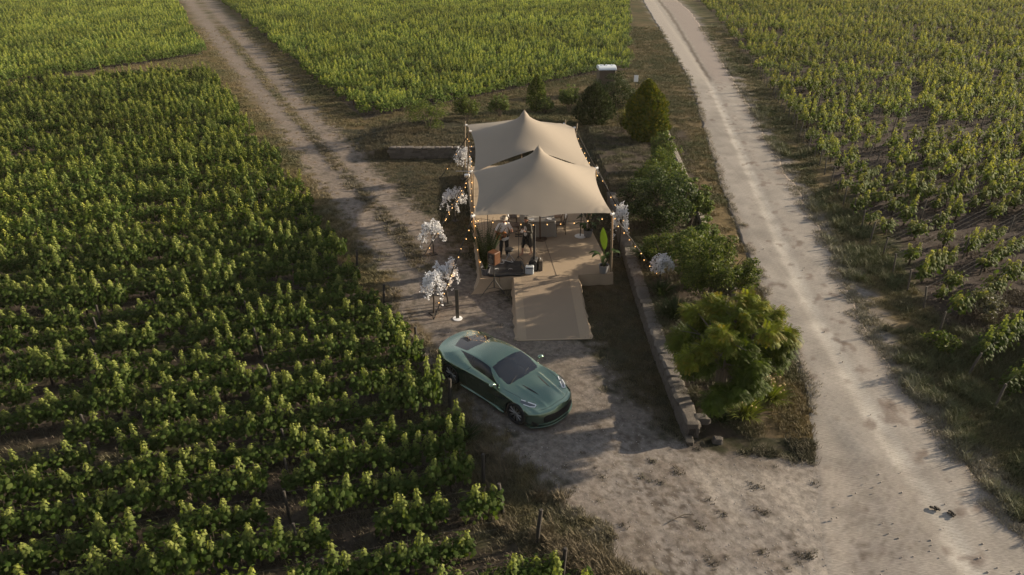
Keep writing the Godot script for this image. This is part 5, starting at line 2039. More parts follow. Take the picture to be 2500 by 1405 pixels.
func build_people() -> void:
	# the guitarist
	var o := thing("person", "person in a pale hat and white short sleeved shirt playing an acoustic guitar", "person", Vector3(-0.33, DECK + 0.004, -25.95), 8.0)
	var body := MB.new()
	var f := Vector3(0.1, -0.28, 0.95).normalized()
	var hc := Vector3(0.0, 1.655, 0.035)
	var rw := Vector3(-0.17, 1.075, 0.235)
	var lw := Vector3(0.29, 1.21, 0.30)
	skin(body, [
		[Vector3(0, 0.95, 0), Vector3(0, 1.18, 0), 0.115, 0.12], [Vector3(0, 1.18, 0), Vector3(0, 1.36, 0), 0.125, 0.12],
		[Vector3(-0.17, 1.42, 0), Vector3(0.17, 1.42, 0), 0.062, 0.062], [Vector3(0, 1.42, 0), Vector3(0, 1.56, 0.02), 0.062, 0.052],
		[Vector3(-0.19, 1.415, 0), Vector3(-0.35, 1.16, 0.03), 0.052, 0.042], [Vector3(-0.35, 1.16, 0.03), rw, 0.041, 0.028],
		[Vector3(0.19, 1.415, 0), Vector3(0.33, 1.15, 0.06), 0.052, 0.042], [Vector3(0.33, 1.15, 0.06), lw, 0.041, 0.028],
		[Vector3(-0.09, 0.93, 0), Vector3(-0.125, 0.5, 0.03), 0.085, 0.055], [Vector3(-0.125, 0.5, 0.03), Vector3(-0.145, 0.09, -0.01), 0.054, 0.036],
		[Vector3(0.09, 0.93, 0), Vector3(0.115, 0.5, 0.0), 0.085, 0.055], [Vector3(0.115, 0.5, 0.0), Vector3(0.12, 0.09, -0.03), 0.054, 0.036],
	], 0.02, 0.035)
	skin(body, [[Vector3(0, 1.5, 0.01), hc - f * 0.01 - Vector3.UP * 0.05, 0.05, 0.05]] + head_bones(hc, f), 0.009, 0.02)
	skin(body, hand_bones(rw, Vector3(0.75, -0.25, 0.05).normalized(), Vector3(0, -0.4, -0.9).normalized(), Vector3(0.2, 0.9, -0.1).normalized(), 0.55), 0.0055, 0.008)
	skin(body, hand_bones(lw, Vector3(-0.1, 0.75, 0.35).normalized(), Vector3(-0.3, 0.3, -0.85).normalized(), Vector3(-0.85, -0.1, 0.1).normalized(), 0.8), 0.0055, 0.008)
	put("body", body, M.skin, o)
	face(o, hc, f)
	var shirt := MB.new()
	skin(shirt, [
		[Vector3(0, 0.86, 0), Vector3(0, 1.18, 0.0), 0.155, 0.145], [Vector3(0, 1.18, 0), Vector3(0, 1.36, 0), 0.148, 0.138],
		[Vector3(-0.17, 1.42, 0), Vector3(0.17, 1.42, 0), 0.074, 0.074], [Vector3(0, 1.42, 0), Vector3(0, 1.49, 0.01), 0.075, 0.066],
		[Vector3(-0.18, 1.42, 0), Vector3(-0.30, 1.235, 0.02), 0.074, 0.070], [Vector3(0.18, 1.42, 0), Vector3(0.29, 1.235, 0.03), 0.074, 0.070],
		[Vector3(-0.09, 0.84, 0), Vector3(0.09, 0.84, 0), 0.12, 0.12],
	], 0.016, 0.04)
	put("shirt", shirt, mat(Color(0.62, 0.63, 0.66), 0.85), o)
	var trousers := MB.new()
	skin(trousers, [
		[Vector3(-0.06, 0.93, 0), Vector3(0.06, 0.93, 0), 0.125, 0.125],
		[Vector3(-0.09, 0.90, 0), Vector3(-0.125, 0.5, 0.03), 0.105, 0.075], [Vector3(-0.125, 0.5, 0.03), Vector3(-0.145, 0.10, -0.01), 0.075, 0.06],
		[Vector3(0.09, 0.90, 0), Vector3(0.115, 0.5, 0.0), 0.105, 0.075], [Vector3(0.115, 0.5, 0.0), Vector3(0.12, 0.10, -0.03), 0.075, 0.06],
	], 0.018, 0.04)
	put("trousers", trousers, mat(Color(0.012, 0.012, 0.015), 0.9), o)
	for s in [-1.0, 1.0]:
		var shoe := MB.new()
		var an := Vector3(-0.145, 0.06, -0.01) if s < 0 else Vector3(0.12, 0.06, -0.03)
		skin(shoe, [[an + Vector3(0, 0, -0.03), an + Vector3(0.03 * s, -0.015, 0.15), 0.05, 0.042], [an + Vector3(0, 0.03, -0.02), an, 0.048, 0.05]], 0.012, 0.02)
		put("shoe", shoe, mat(Color(0.03, 0.026, 0.024), 0.6), o)
	var hair := MB.new()
	skin(hair, [[hc - f * 0.04 + Vector3.UP * 0.01, hc - f * 0.05 - Vector3.UP * 0.04, 0.085, 0.06]], 0.012, 0.02)
	put("hair", hair, mat(Color(0.04, 0.028, 0.02), 0.9), o)
	var hat := MB.new()
	var hx := Transform3D(Basis(Quaternion(Vector3.UP, (Vector3.UP - f * f.y * 0.9).normalized())), hc + Vector3(0, 0.055, -0.01))
	hat.lathe([Vector2(0.155, -0.008), Vector2(0.165, 0.0), Vector2(0.150, 0.008), Vector2(0.100, 0.012), Vector2(0.098, 0.06), Vector2(0.088, 0.095), Vector2(0.05, 0.105), Vector2(0.0, 0.095)], 22, hx)
	put("hat", hat, mat(Color(0.50, 0.46, 0.40), 0.9), o)
	var band := MB.new()
	band.lathe([Vector2(0.102, 0.014), Vector2(0.102, 0.038)], 22, hx)
	put("hat_band", band, M.black_matt, o)

	# the guitar he holds
	var gx := Transform3D(Basis(Vector3(0, 0, 1), 0.36) , Vector3.ZERO)
	var gt := thing("acoustic_guitar", "orange brown acoustic guitar with a dark pickguard held by the musician in the hat", "guitar")
	gt.transform = Transform3D(Basis(Vector3.UP, deg_to_rad(8.0)), Vector3(-0.33, DECK, -25.95)) * Transform3D(Basis(Vector3.UP, -0.25) * Basis(Vector3(0, 0, 1), 0.34), Vector3(-0.14, 1.03, 0.175))
	var outline := []
	for k in 40:
		var a := TAU * k / 40.0
		var x := cos(a)
		var w := 0.185 + 0.03 * -x - 0.055 * exp(-pow((x - 0.18) / 0.30, 2.0))
		outline.append(Vector2(x * 0.245, sin(a) * w))
	var sound := MB.new()
	var n := outline.size()
	for face_z in [0.05, -0.05]:
		var c := sound.vt(Vector3(0, 0, face_z))
		var first := sound.v.size()
		for p in outline:
			sound.vt(Vector3(p.x, p.y, face_z))
		for k in n:
			if face_z > 0:
				sound.tri(c, first + k, first + (k + 1) % n)
			else:
				sound.tri(c, first + (k + 1) % n, first + k)
	for k in n:
		var p: Vector2 = outline[k]
		var q: Vector2 = outline[(k + 1) % n]
		sound.flat4(Vector3(p.x, p.y, -0.05), Vector3(q.x, q.y, -0.05), Vector3(q.x, q.y, 0.05), Vector3(p.x, p.y, 0.05))
	put("soundbox", sound, mat(Color(0.36, 0.145, 0.05), 0.3, {"uv1_triplanar": true, "uv1_scale": Vector3(8, 1, 8), "albedo_texture": M.orange_wood.albedo_texture}), gt)
	var hole := MB.new()
	hole.lathe([Vector2(0.0, 0.0), Vector2(0.052, 0.0)], 18, Transform3D(Basis(Vector3.RIGHT, PI / 2), Vector3(0.06, 0, 0.0525)))
	put("sound_hole", hole, M.black, gt)
	var guard := MB.new()
	guard.box(Vector3(0.03, -0.085, 0.0525), Vector3(0.12, 0.07, 0.003), Basis(Vector3(0, 0, 1), 0.3))
	guard.box(Vector3(-0.10, 0, 0.056), Vector3(0.03, 0.14, 0.01))
	put("pickguard", guard, M.black, gt)
	var neck := MB.new()
	neck.box(Vector3(0.46, 0, 0.055), Vector3(0.52, 0.052, 0.026), Basis.IDENTITY, 0.008)
	put("neck", neck, M.brown_wood, gt)
	var headstock := MB.new()
	headstock.box(Vector3(0.79, 0, 0.045), Vector3(0.16, 0.075, 0.018), Basis(Vector3.UP, 0.2), 0.006)
	for k in 3:
		for s in [-1.0, 1.0]:
			headstock.ball(Vector3(0.74 + 0.045 * k, 0.048 * s, 0.05), Vector3.ONE * 0.011, 6, 4)
	put("headstock", headstock, M.brown_wood, gt)
	var strings := MB.new()
	for k in 6:
		strings.tube([Vector3(-0.10, 0.02 - 0.008 * k, 0.064), Vector3(0.72, 0.018 - 0.007 * k, 0.072)], [0.0014], 3, false)
	put("strings", strings, M.steel, gt)

	# the singer
	var s2 := thing("person", "barefoot person in a long dark cardigan and cropped trousers behind the black column speaker", "person", Vector3(0.62, DECK + 0.004, -26.15), -38.0)
	var b2 := MB.new()
	var f2 := Vector3(0.05, -0.45, 0.85).normalized()
	var h2 := Vector3(0, 1.56, 0.06)
	var rw2 := Vector3(-0.07, 1.17, 0.27)
	var lw2 := Vector3(0.10, 1.14, 0.27)
	skin(b2, [
		[Vector3(0, 0.9, 0), Vector3(0, 1.1, 0), 0.115, 0.10], [Vector3(0, 1.1, 0), Vector3(0, 1.28, 0.01), 0.10, 0.115],
		[Vector3(-0.15, 1.335, 0), Vector3(0.15, 1.335, 0), 0.055, 0.055], [Vector3(0, 1.34, 0.0), Vector3(0, 1.47, 0.03), 0.055, 0.045],
		[Vector3(-0.165, 1.33, 0), Vector3(-0.24, 1.08, 0.03), 0.046, 0.037], [Vector3(-0.24, 1.08, 0.03), rw2, 0.036, 0.025],
		[Vector3(0.165, 1.33, 0), Vector3(0.24, 1.08, 0.03), 0.046, 0.037], [Vector3(0.24, 1.08, 0.03), lw2, 0.036, 0.025],
		[Vector3(-0.085, 0.88, 0), Vector3(-0.10, 0.48, 0.13), 0.085, 0.052], [Vector3(-0.10, 0.48, 0.13), Vector3(-0.11, 0.075, 0.16), 0.050, 0.033],
		[Vector3(-0.11, 0.05, 0.14), Vector3(-0.13, 0.028, 0.33), 0.036, 0.026],
		[Vector3(0.085, 0.88, 0), Vector3(0.11, 0.47, -0.04), 0.085, 0.052], [Vector3(0.11, 0.47, -0.04), Vector3(0.12, 0.075, -0.17), 0.050, 0.033],
		[Vector3(0.12, 0.05, -0.18), Vector3(0.14, 0.028, 0.0), 0.036, 0.026],
	], 0.018, 0.03)
	skin(b2, [[Vector3(0, 1.42, 0.02), h2 - f2 * 0.01 - Vector3.UP * 0.05, 0.043, 0.043]] + head_bones(h2, f2), 0.009, 0.02)
	skin(b2, hand_bones(rw2, Vector3(0.6, 0.25, 0.3).normalized(), Vector3(0.3, 0.2, -0.9).normalized(), Vector3(0.1, 0.9, 0.2).normalized(), 0.6), 0.0055, 0.008)
	skin(b2, hand_bones(lw2, Vector3(-0.6, 0.3, 0.3).normalized(), Vector3(-0.3, 0.2, -0.9).normalized(), Vector3(-0.1, 0.9, 0.2).normalized(), 0.6), 0.0055, 0.008)
	put("body", b2, M.skin, s2)
	face(s2, h2, f2)
	var cardigan := MB.new()
	skin(cardigan, [
		[Vector3(0, 0.9, -0.01), Vector3(0, 1.1, -0.01), 0.135, 0.122], [Vector3(0, 1.1, -0.01), Vector3(0, 1.28, 0), 0.125, 0.135],
		[Vector3(-0.15, 1.335, 0), Vector3(0.15, 1.335, 0), 0.070, 0.070],
		[Vector3(-0.16, 1.33, 0), Vector3(-0.24, 1.08, 0.03), 0.068, 0.060], [Vector3(-0.24, 1.08, 0.03), Vector3(-0.12, 1.14, 0.2), 0.060, 0.048],
		[Vector3(0.16, 1.33, 0), Vector3(0.24, 1.08, 0.03), 0.068, 0.060], [Vector3(0.24, 1.08, 0.03), Vector3(0.15, 1.12, 0.2), 0.060, 0.048],
		[Vector3(-0.12, 0.95, -0.03), Vector3(-0.17, 0.46, -0.05), 0.10, 0.09], [Vector3(0.12, 0.95, -0.03), Vector3(0.17, 0.46, -0.07), 0.10, 0.09], [Vector3(0, 0.95, -0.06), Vector3(0, 0.44, -0.14), 0.10, 0.09],
	], 0.018, 0.05)
	put("cardigan", cardigan, mat(Color(0.062, 0.058, 0.050), 0.95), s2)
	var top := MB.new()
	skin(top, [[Vector3(0, 0.92, 0.05), Vector3(0, 1.27, 0.06), 0.095, 0.085]], 0.02, 0.03)
	put("white_top", top, mat(Color(0.5, 0.5, 0.5), 0.9), s2)
	var crop := MB.new()
	skin(crop, [[Vector3(-0.05, 0.88, 0), Vector3(0.05, 0.88, 0), 0.122, 0.122], [Vector3(-0.085, 0.86, 0), Vector3(-0.10, 0.48, 0.13), 0.10, 0.068], [Vector3(-0.10, 0.48, 0.13), Vector3(-0.105, 0.36, 0.14), 0.068, 0.062],
		[Vector3(0.085, 0.86, 0), Vector3(0.11, 0.47, -0.04), 0.10, 0.068], [Vector3(0.11, 0.47, -0.04), Vector3(0.113, 0.36, -0.075), 0.068, 0.062]], 0.018, 0.04)
	put("cropped_trousers", crop, mat(Color(0.010, 0.010, 0.012), 0.9), s2)
	var hair2 := MB.new()
	skin(hair2, [[h2 - f2 * 0.008 + Vector3.UP * 0.055, h2 - f2 * 0.05 - Vector3.UP * 0.02, 0.092, 0.096], [h2 - f2 * 0.05, h2 - f2 * 0.06 - Vector3.UP * 0.24, 0.085, 0.06]], 0.012, 0.03)
	put("hair", hair2, mat(Color(0.018, 0.013, 0.010), 0.7), s2)
	var phone := thing("song_sheet", "small white sheet held at chest height by the person in the dark cardigan", "paper")
	phone.transform = Transform3D(Basis(Vector3.UP, deg_to_rad(-38.0)), Vector3(0.62, DECK, -26.15)) * Transform3D(Basis(Vector3.RIGHT, -0.9), Vector3(0.015, 1.195, 0.345))
	var sheet := MB.new()
	sheet.box(Vector3.ZERO, Vector3(0.13, 0.18, 0.004))
	put("sheet", sheet, M.white, phone)

# ---------------------------------------------------------------- things on the stage
func pot(parent: Node, r: float, h: float, m: Material) -> void:
	var mb := MB.new()
	var seg := 36
	var prof := [Vector2(0.0, 0.0), Vector2(r * 0.78, 0.0), Vector2(r * 0.80, 0.02), Vector2(r, h - 0.03), Vector2(r * 1.05, h - 0.03), Vector2(r * 1.05, h), Vector2(r * 0.95, h), Vector2(r * 0.93, h - 0.05), Vector2(0.0, h - 0.05)]
	mb.lathe(prof, seg)
	for k in mb.v.size():
		var q := k % seg
		if q % 2 == 0 and mb.v[k].y > 0.01 and mb.v[k].y < h - 0.02:
			mb.v[k] *= Vector3(0.965, 1, 0.965)
	put("pot", mb, m, parent)
	var soil := MB.new()
	soil.lathe([Vector2(r * 0.92, h - 0.045), Vector2(0.0, h - 0.03)], 20)
	put("soil", soil, mat(Color(0.03, 0.022, 0.016), 0.95), parent)

func big_leaf(mb: MB, base: Vector3, dir: Vector3, length: float, width: float, bend: float, face_dir: Vector3) -> void:
	var n := 9
	var p := base
	var d := dir
	var side := d.cross(face_dir).normalized()
	var prev := -1
	for k in n + 1:
		var t := float(k) / n
		var w := width * 0.5 * pow(sin(PI * clampf(t * 0.94 + 0.05, 0.0, 1.0)), 0.75)
		var nn := side.cross(d).normalized()
		var a := mb.vt(p - side * w + nn * w * 0.18)
		mb.vt(p)
		mb.vt(p + side * w + nn * w * 0.18)
		if prev >= 0:
			mb.quad(prev, prev + 1, a + 1, a)
			mb.quad(prev + 1, prev + 2, a + 2, a + 1)
		prev = a
		p += d * length / n
		d = (d + Vector3.DOWN * bend / n).normalized()

func chair(label: String, at: Vector3, yaw: float, drape: bool) -> void:
	var o := thing("dining_chair", label, "chair", at, yaw, "cross back chairs at the dining table")
	for s in [-1.0, 1.0]:
		var a := MB.new()
		a.tube([Vector3(0.19 * s, 0, 0.19), Vector3(0.185 * s, 0.46, 0.18)], [0.017, 0.02], 7)
		put("leg", a, M.brown_wood, o)
		var b := MB.new()
		b.tube([Vector3(0.19 * s, 0, -0.23), Vector3(0.19 * s, 0.46, -0.19), Vector3(0.185 * s, 0.90, -0.26)], [0.017, 0.021, 0.017], 7)
		put("leg", b, M.brown_wood, o)
		var c := MB.new()
		c.tube([Vector3(0.18 * s, 0.48, -0.19), Vector3(0.0, 0.70, -0.235), Vector3(-0.17 * s, 0.84, -0.245)], [0.011], 6)
		put("cross_bar", c, M.brown_wood, o)
	var seat := MB.new()
	seat.box(Vector3(0, 0.47, 0), Vector3(0.43, 0.035, 0.42), Basis.IDENTITY, 0.012)
	put("seat", seat, M.brown_wood, o)
	var top := MB.new()
	top.tube([Vector3(-0.2, 0.86, -0.255), Vector3(0, 0.91, -0.275), Vector3(0.2, 0.86, -0.255)], [0.02, 0.026, 0.02], 7)
	put("top_rail", top, M.brown_wood, o)
	var rung := MB.new()
	for z in [-0.2, 0.18]:
		rung.tube([Vector3(-0.185, 0.2, z), Vector3(0.185, 0.2, z)], [0.010], 6)
	for s in [-1.0, 1.0]:
		rung.tube([Vector3(0.187 * s, 0.26, -0.2), Vector3(0.187 * s, 0.26, 0.18)], [0.010], 6)
	put("rungs", rung, M.brown_wood, o)
	if drape:
		var th := thing("throw_cloth", "white throw cloth draped over the back of the " + ("chair right of the table" if at.x > 1.5 else "chair behind the guitarist"), "cloth", at, yaw, "white throws on chair backs")
		var mb := MB.new()
		var prev := -1
		for k in 13:
			var t := k / 12.0 * 2.0 - 1.0
			var id := mb.v.size()
			for q in 7:
				var x := 0.02 + 0.13 * (q / 6.0 * 2.0 - 1.0) * (1.0 + 0.3 * absf(t))
				mb.vt(Vector3(x, 0.945 - 0.52 * pow(absf(t), 1.4) * (0.9 + 0.1 * sin(q * 2.0)), -0.268 + signf(t) * 0.035 * minf(1.0, absf(t) * 4.0) + 0.012 * sin(q * 1.7) * absf(t)))
			if prev >= 0:
				for q in 6:
					mb.quad(prev + q, prev + q + 1, id + q + 1, id + q)
			prev = id
		put("cloth", mb, M.white, th)

func build_stage_things() -> void:
	var r := RandomNumberGenerator.new()
	r.seed = 33
	# dining table under a grey cloth
	var tb := thing("dining_table", "dining table under a floor length grey cloth in the middle of the stage", "table", Vector3(1.17, DECK + 0.004, -29.1), STAGE_TURN)
	var cl := MB.new()
	var prev := -1
	for k in 61:
		var t := k / 60.0
		var per := [Vector2(-0.66, 1.2), Vector2(0.66, 1.2), Vector2(0.66, -1.2), Vector2(-0.66, -1.2), Vector2(-0.66, 1.2)]
		var f := t * 7.44
		var c := Vector2.ZERO
		for e in 4:
			var l: float = (per[e + 1] - per[e]).length()
			if f <= l + 0.001:
				c = per[e].lerp(per[e + 1], clampf(f / l, 0, 1))
				break
			f -= l
		var id := cl.v.size()
		for q in 5:
			var h := q / 4.0
			var out := c * (1.0 + (0.05 + 0.03 * sin(k * 1.9)) * h)
			cl.vt(Vector3(out.x, lerpf(0.75, 0.015, h), out.y))
		if prev >= 0:
			for q in 4:
				cl.quad(prev + q, prev + q + 1, id + q + 1, id + q)
		prev = id
	cl.flat4(Vector3(-0.66, 0.752, 1.2), Vector3(0.66, 0.752, 1.2), Vector3(0.66, 0.752, -1.2), Vector3(-0.66, 0.752, -1.2))
	put("tablecloth", cl, mat(Color(0.22, 0.205, 0.185), 0.9), tb)
	var frame := MB.new()
	for x in [-0.55, 0.55]:
		for z in [-1.05, 1.05]:
			frame.tube([Vector3(x, 0, z), Vector3(x, 0.73, z)], [0.03], 8)
	put("frame", frame, M.brown_wood, tb)
	var bt := Basis(Vector3.UP, deg_to_rad(STAGE_TURN))
	var spots := [[-0.40, 0.95], [0.40, 0.95], [-0.40, 0.40], [0.40, 0.40], [0.42, -0.15], [-0.42, -0.15]]
	var side := ["front left", "front right", "middle left", "middle right", "rear right", "rear left"]
	for k in spots.size():
		var at: Vector3 = tb.position + bt * Vector3(spots[k][0], 0.757, spots[k][1])
		var pl := thing("plate", "white plate at the %s seat of the dining table" % side[k], "plate", at, 0.0, "plates on the dining table")
		var mb := MB.new()
		mb.lathe([Vector2(0.0, 0.0), Vector2(0.07, 0.0), Vector2(0.125, 0.014), Vector2(0.12, 0.017), Vector2(0.07, 0.005), Vector2(0.0, 0.005)], 24)
		put("dish", mb, M.white, pl)
		var gl := thing("wine_glass", "wine glass beside the plate at the %s seat of the dining table" % side[k], "glass", at + bt * Vector3(-0.10 * signf(spots[k][0]), 0, 0.17), 0.0, "glasses on the dining table")
		var g := MB.new()
		g.lathe([Vector2(0.0, 0.0), Vector2(0.034, 0.0), Vector2(0.030, 0.004), Vector2(0.005, 0.008), Vector2(0.005, 0.085), Vector2(0.030, 0.11), Vector2(0.038, 0.15), Vector2(0.033, 0.20)], 14)
		put("bowl", g, M.clear, gl)
	var vase := thing("table_flowers", "small white flower arrangement in the middle of the dining table", "flowers", tb.position + Vector3(0, 0.757, 0.3))
	var vb := MB.new()
	vb.lathe([Vector2(0.0, 0.0), Vector2(0.05, 0.0), Vector2(0.065, 0.06), Vector2(0.05, 0.12)], 14)
	put("vase", vb, M.white, vase)
	var vf := MB.new()
	for k in 60:
		var d := rand_dir(r)
		d.y = absf(d.y)
		vf.leaf(Vector3(0, 0.14, 0) + d * 0.11, rand_dir(r), d, 0.06, 0)
	put("blooms", vf, M.petal, vase).set_meta("kind", "stuff")
	chair("brown cross back chair right of the dining table, white cloth on its back", Vector3(2.16, DECK + 0.004, -28.35), -84.0, true)
	chair("brown cross back chair left of the table, behind the guitarist", Vector3(0.10, DECK + 0.004, -28.2), 94.0, true)
	chair("brown cross back chair at the table's right, behind the draped one", Vector3(2.08, DECK + 0.004, -29.3), -84.0, false)
	chair("brown cross back chair at the table's left, hidden behind the front one", Vector3(0.02, DECK + 0.004, -29.2), 94.0, false)

	# wooden loudspeaker on a black tripod that stands on the gravel in front of the stage
	var st := thing("speaker_stand", "black tripod stand on the ground in front of the stage's left end", "stand", Vector3(-0.69, 0.0, -23.52))
	var col := MB.new()
	col.tube([Vector3(0, 0.28, 0), Vector3(0, 0.9, 0), Vector3(0, 0.9, 0), Vector3(0, 1.34, 0)], [0.026, 0.026, 0.019, 0.019], 9)
	put("column", col, M.black, st)
	for k in 3:
		var a := TAU * k / 3.0 + 0.55
		var d := Vector3(cos(a), 0, sin(a))
		var lg := MB.new()
		lg.tube([Vector3(0, 0.62, 0) + d * 0.03, d * 0.62 + Vector3.UP * 0.015], [0.016, 0.014], 7)
		put("leg", lg, M.black, st)
		var br := MB.new()
		br.tube([Vector3(0, 0.30, 0) + d * 0.02, d * 0.33 + Vector3.UP * 0.30], [0.011], 6)
		put("brace", br, M.black, st)
	var sp := thing("loudspeaker", "orange brown wooden loudspeaker cabinet on the black tripod stand", "speaker", Vector3(-0.69, 1.345, -23.52), -38.0)
	var cab := MB.new()
	cab.box(Vector3(0, 0.25, 0), Vector3(0.36, 0.50, 0.36), Basis.IDENTITY, 0.018)
	put("cabinet", cab, mat(Color(0.12, 0.05, 0.022), 0.4, {"uv1_triplanar": true, "uv1_scale": Vector3(8, 1, 8), "albedo_texture": M.orange_wood.albedo_texture}), sp)
	var gr := MB.new()
	gr.box(Vector3(0, 0.25, 0.184), Vector3(0.29, 0.42, 0.012), Basis.IDENTITY, 0.005)
	put("grille", gr, M.black_matt, sp)
	var cone := MB.new()
	cone.lathe([Vector2(0.115, 0.0), Vector2(0.11, 0.012), Vector2(0.03, 0.004), Vector2(0.0, 0.01)], 22, Transform3D(Basis(Vector3.RIGHT, PI / 2), Vector3(0, 0.17, 0.192)))
	cone.lathe([Vector2(0.05, 0.0), Vector2(0.045, 0.01), Vector2(0.0, 0.006)], 18, Transform3D(Basis(Vector3.RIGHT, PI / 2), Vector3(0, 0.36, 0.192)))
	put("driver", cone, mat(Color(0.05, 0.05, 0.05), 0.4), sp)

	# black gig cloth with padded edges, cables and two printed emblems
	var bag := thing("gig_bag_mat", "black padded bag laid flat at the stage's front left, cables strewn on it", "bag", Vector3(-0.30, DECK + 0.006, -24.72), STAGE_TURN)
	var mt := MB.new()
	for b in 15:
		for a in 23:
			var x := -0.70 + 1.42 * a / 22.0 + 0.05 * sin(b * 0.7)
			var z := -0.62 + 1.26 * b / 14.0
			mt.vt(Vector3(x, 0.045 + 0.03 * noise_fine.get_noise_2d(x * 2.5, z * 2.5) + 0.02 * noise_mid.get_noise_2d(x * 3.0, z * 3.0), z))
	for b in 14:
		for a in 22:
			var q := b * 23 + a
			mt.quad(q, q + 23, q + 24, q + 1)
	put("cloth", mt, mat(Color(0.014, 0.014, 0.016), 0.55), bag)
	var roll := MB.new()
	roll.tube([Vector3(-0.70, 0.05, -0.55), Vector3(-0.74, 0.06, 0.0), Vector3(-0.66, 0.055, 0.60), Vector3(-0.3, 0.06, 0.67), Vector3(0.1, 0.07, 0.63), Vector3(0.55, 0.055, 0.66), Vector3(0.72, 0.055, 0.60), Vector3(0.80, 0.05, 0.1), Vector3(0.74, 0.05, -0.5)], [0.045, 0.05, 0.055, 0.06, 0.065, 0.06, 0.05, 0.045, 0.04], 9)
	put("padded_edge", roll, mat(Color(0.016, 0.016, 0.018), 0.4), bag)
	for e in [Vector2(0.22, 0.16), Vector2(-0.33, 0.10)]:
		var em := MB.new()
		for q in 3:
			em.box(Vector3(e.x + (q - 1) * 0.055, 0.083, e.y + (0.0 if q == 1 else 0.02)), Vector3(0.016, 0.003, 0.085), Basis(Vector3.UP, [-0.6, 0.0, 0.6][q]))
		put("printed_emblem", em, M.white, bag)
	var cb := thing("cable", "loose white audio cable curled on the black bag behind the tripod", "cable", Vector3(-0.30, DECK + 0.1, -24.72))
	var cpts := []
	for k in 40:
		var t := k / 39.0
		cpts.append(Vector3(-0.62 + 1.0 * t + 0.12 * sin(t * 17.0), 0.005 + 0.004 * sin(k), -0.36 + 0.14 * cos(t * 15.0) - 0.25 * t))
	var cm := MB.new()
	cm.tube(cpts, [0.009], 6)
	put("cable_sheath", cm, M.white, cb)
	var cb2 := thing("cable", "thin dark cable trailing over the stage front below the tripod", "cable", Vector3.ZERO)
	var cm2 := MB.new()
	cm2.tube([Vector3(-0.55, DECK + 0.05, -24.3), Vector3(-0.5, DECK + 0.02, -23.95), Vector3(-0.45, 0.3, -23.66), Vector3(-0.5, 0.02, -23.3), Vector3(-0.3, 0.012, -22.9), Vector3(-0.62, 0.012, -22.6)], [0.008], 6)
	put("cable_sheath", cm2, M.black, cb2)

	var stool := thing("drum_stool", "round black padded stool on a chrome post behind the black bag", "stool", Vector3(-0.12, DECK + 0.004, -25.55))
	var se := MB.new()
	se.lathe([Vector2(0.0, 0.44), Vector2(0.16, 0.44), Vector2(0.185, 0.46), Vector2(0.19, 0.50), Vector2(0.17, 0.525), Vector2(0.0, 0.53)], 24)
	put("seat", se, M.black, stool)
	var ps := MB.new()
	ps.tube([Vector3(0, 0.12, 0), Vector3(0, 0.44, 0)], [0.018], 9)
	put("post", ps, M.steel, stool)
	for k in 3:
		var a := TAU * k / 3.0 + 0.3
		var lg := MB.new()
		lg.tube([Vector3(0, 0.30, 0), Vector3(cos(a) * 0.24, 0.012, sin(a) * 0.24)], [0.012], 7)
		put("leg", lg, M.steel, stool)

	var ms := thing("music_stand", "thin black music stand between the two musicians", "music stand", Vector3(0.27, DECK + 0.004, -25.6))
	var mp := MB.new()
	mp.tube([Vector3(0, 0.05, 0), Vector3(0, 1.12, 0)], [0.013, 0.010], 8)
	put("post", mp, M.black, ms)
	for k in 3:
		var a := TAU * k / 3.0 + 0.2
		var lg := MB.new()
		lg.tube([Vector3(0, 0.16, 0), Vector3(cos(a) * 0.2, 0.01, sin(a) * 0.2)], [0.009], 6)
		put("leg", lg, M.black, ms)
	var desk := MB.new()
	desk.box(Vector3(0, 1.15, 0), Vector3(0.30, 0.20, 0.016), Basis(Vector3.RIGHT, 0.95), 0.006)
	desk.box(Vector3(0, 1.085, 0.075), Vector3(0.30, 0.02, 0.05), Basis(Vector3.RIGHT, 0.95), 0.004)
	put("desk", desk, M.black, ms)

	var cs := thing("column_speaker", "tall slim black column loudspeaker on a black bass box at the stage front", "speaker", Vector3(0.88, DECK + 0.004, -24.72), -14.0)
	var sub := MB.new()
	var prof := []
	for k in 13:
		var a := PI * k / 12.0
		prof.append(Vector2(cos(a) * 0.17, 0.36 + sin(a) * 0.12))
	var sides := [Vector2(0.17, 0.0)] + prof + [Vector2(-0.17, 0.0)]
	for k in sides.size():
		var a2: Vector2 = sides[k]
		var b2: Vector2 = sides[(k + 1) % sides.size()]
		sub.flat4(Vector3(a2.x, a2.y, 0.2), Vector3(a2.x, a2.y, -0.2), Vector3(b2.x, b2.y, -0.2), Vector3(b2.x, b2.y, 0.2))
		sub.flat3(Vector3(0, 0.2, 0.2), Vector3(a2.x, a2.y, 0.2), Vector3(b2.x, b2.y, 0.2))
		sub.flat3(Vector3(0, 0.2, -0.2), Vector3(b2.x, b2.y, -0.2), Vector3(a2.x, a2.y, -0.2))
	put("bass_box", sub, M.black, cs)
	var clm := MB.new()
	clm.box(Vector3(0.02, 1.2, 0.06), Vector3(0.085, 1.5, 0.085), Basis.IDENTITY, 0.012)
	put("column", clm, M.black_matt, cs)
	var strip := MB.new()
	strip.box(Vector3(0.02, 1.52, 0.106), Vector3(0.065, 0.8, 0.006))
	put("grille", strip, M.black, cs)
	var bx := thing("speaker_case", "plain dark brown case standing right of the column speaker", "case", Vector3(1.14, DECK + 0.004, -24.72), 4.0)
	var bm := MB.new()
	bm.box(Vector3(0, 0.22, 0), Vector3(0.16, 0.44, 0.40), Basis.IDENTITY, 0.015)
	put("shell", bm, mat(Color(0.085, 0.068, 0.052), 0.7), bx)
	var bh := MB.new()
	bh.tube([Vector3(0, 0.44, -0.07), Vector3(0, 0.48, -0.05), Vector3(0, 0.48, 0.05), Vector3(0, 0.44, 0.07)], [0.010], 6)
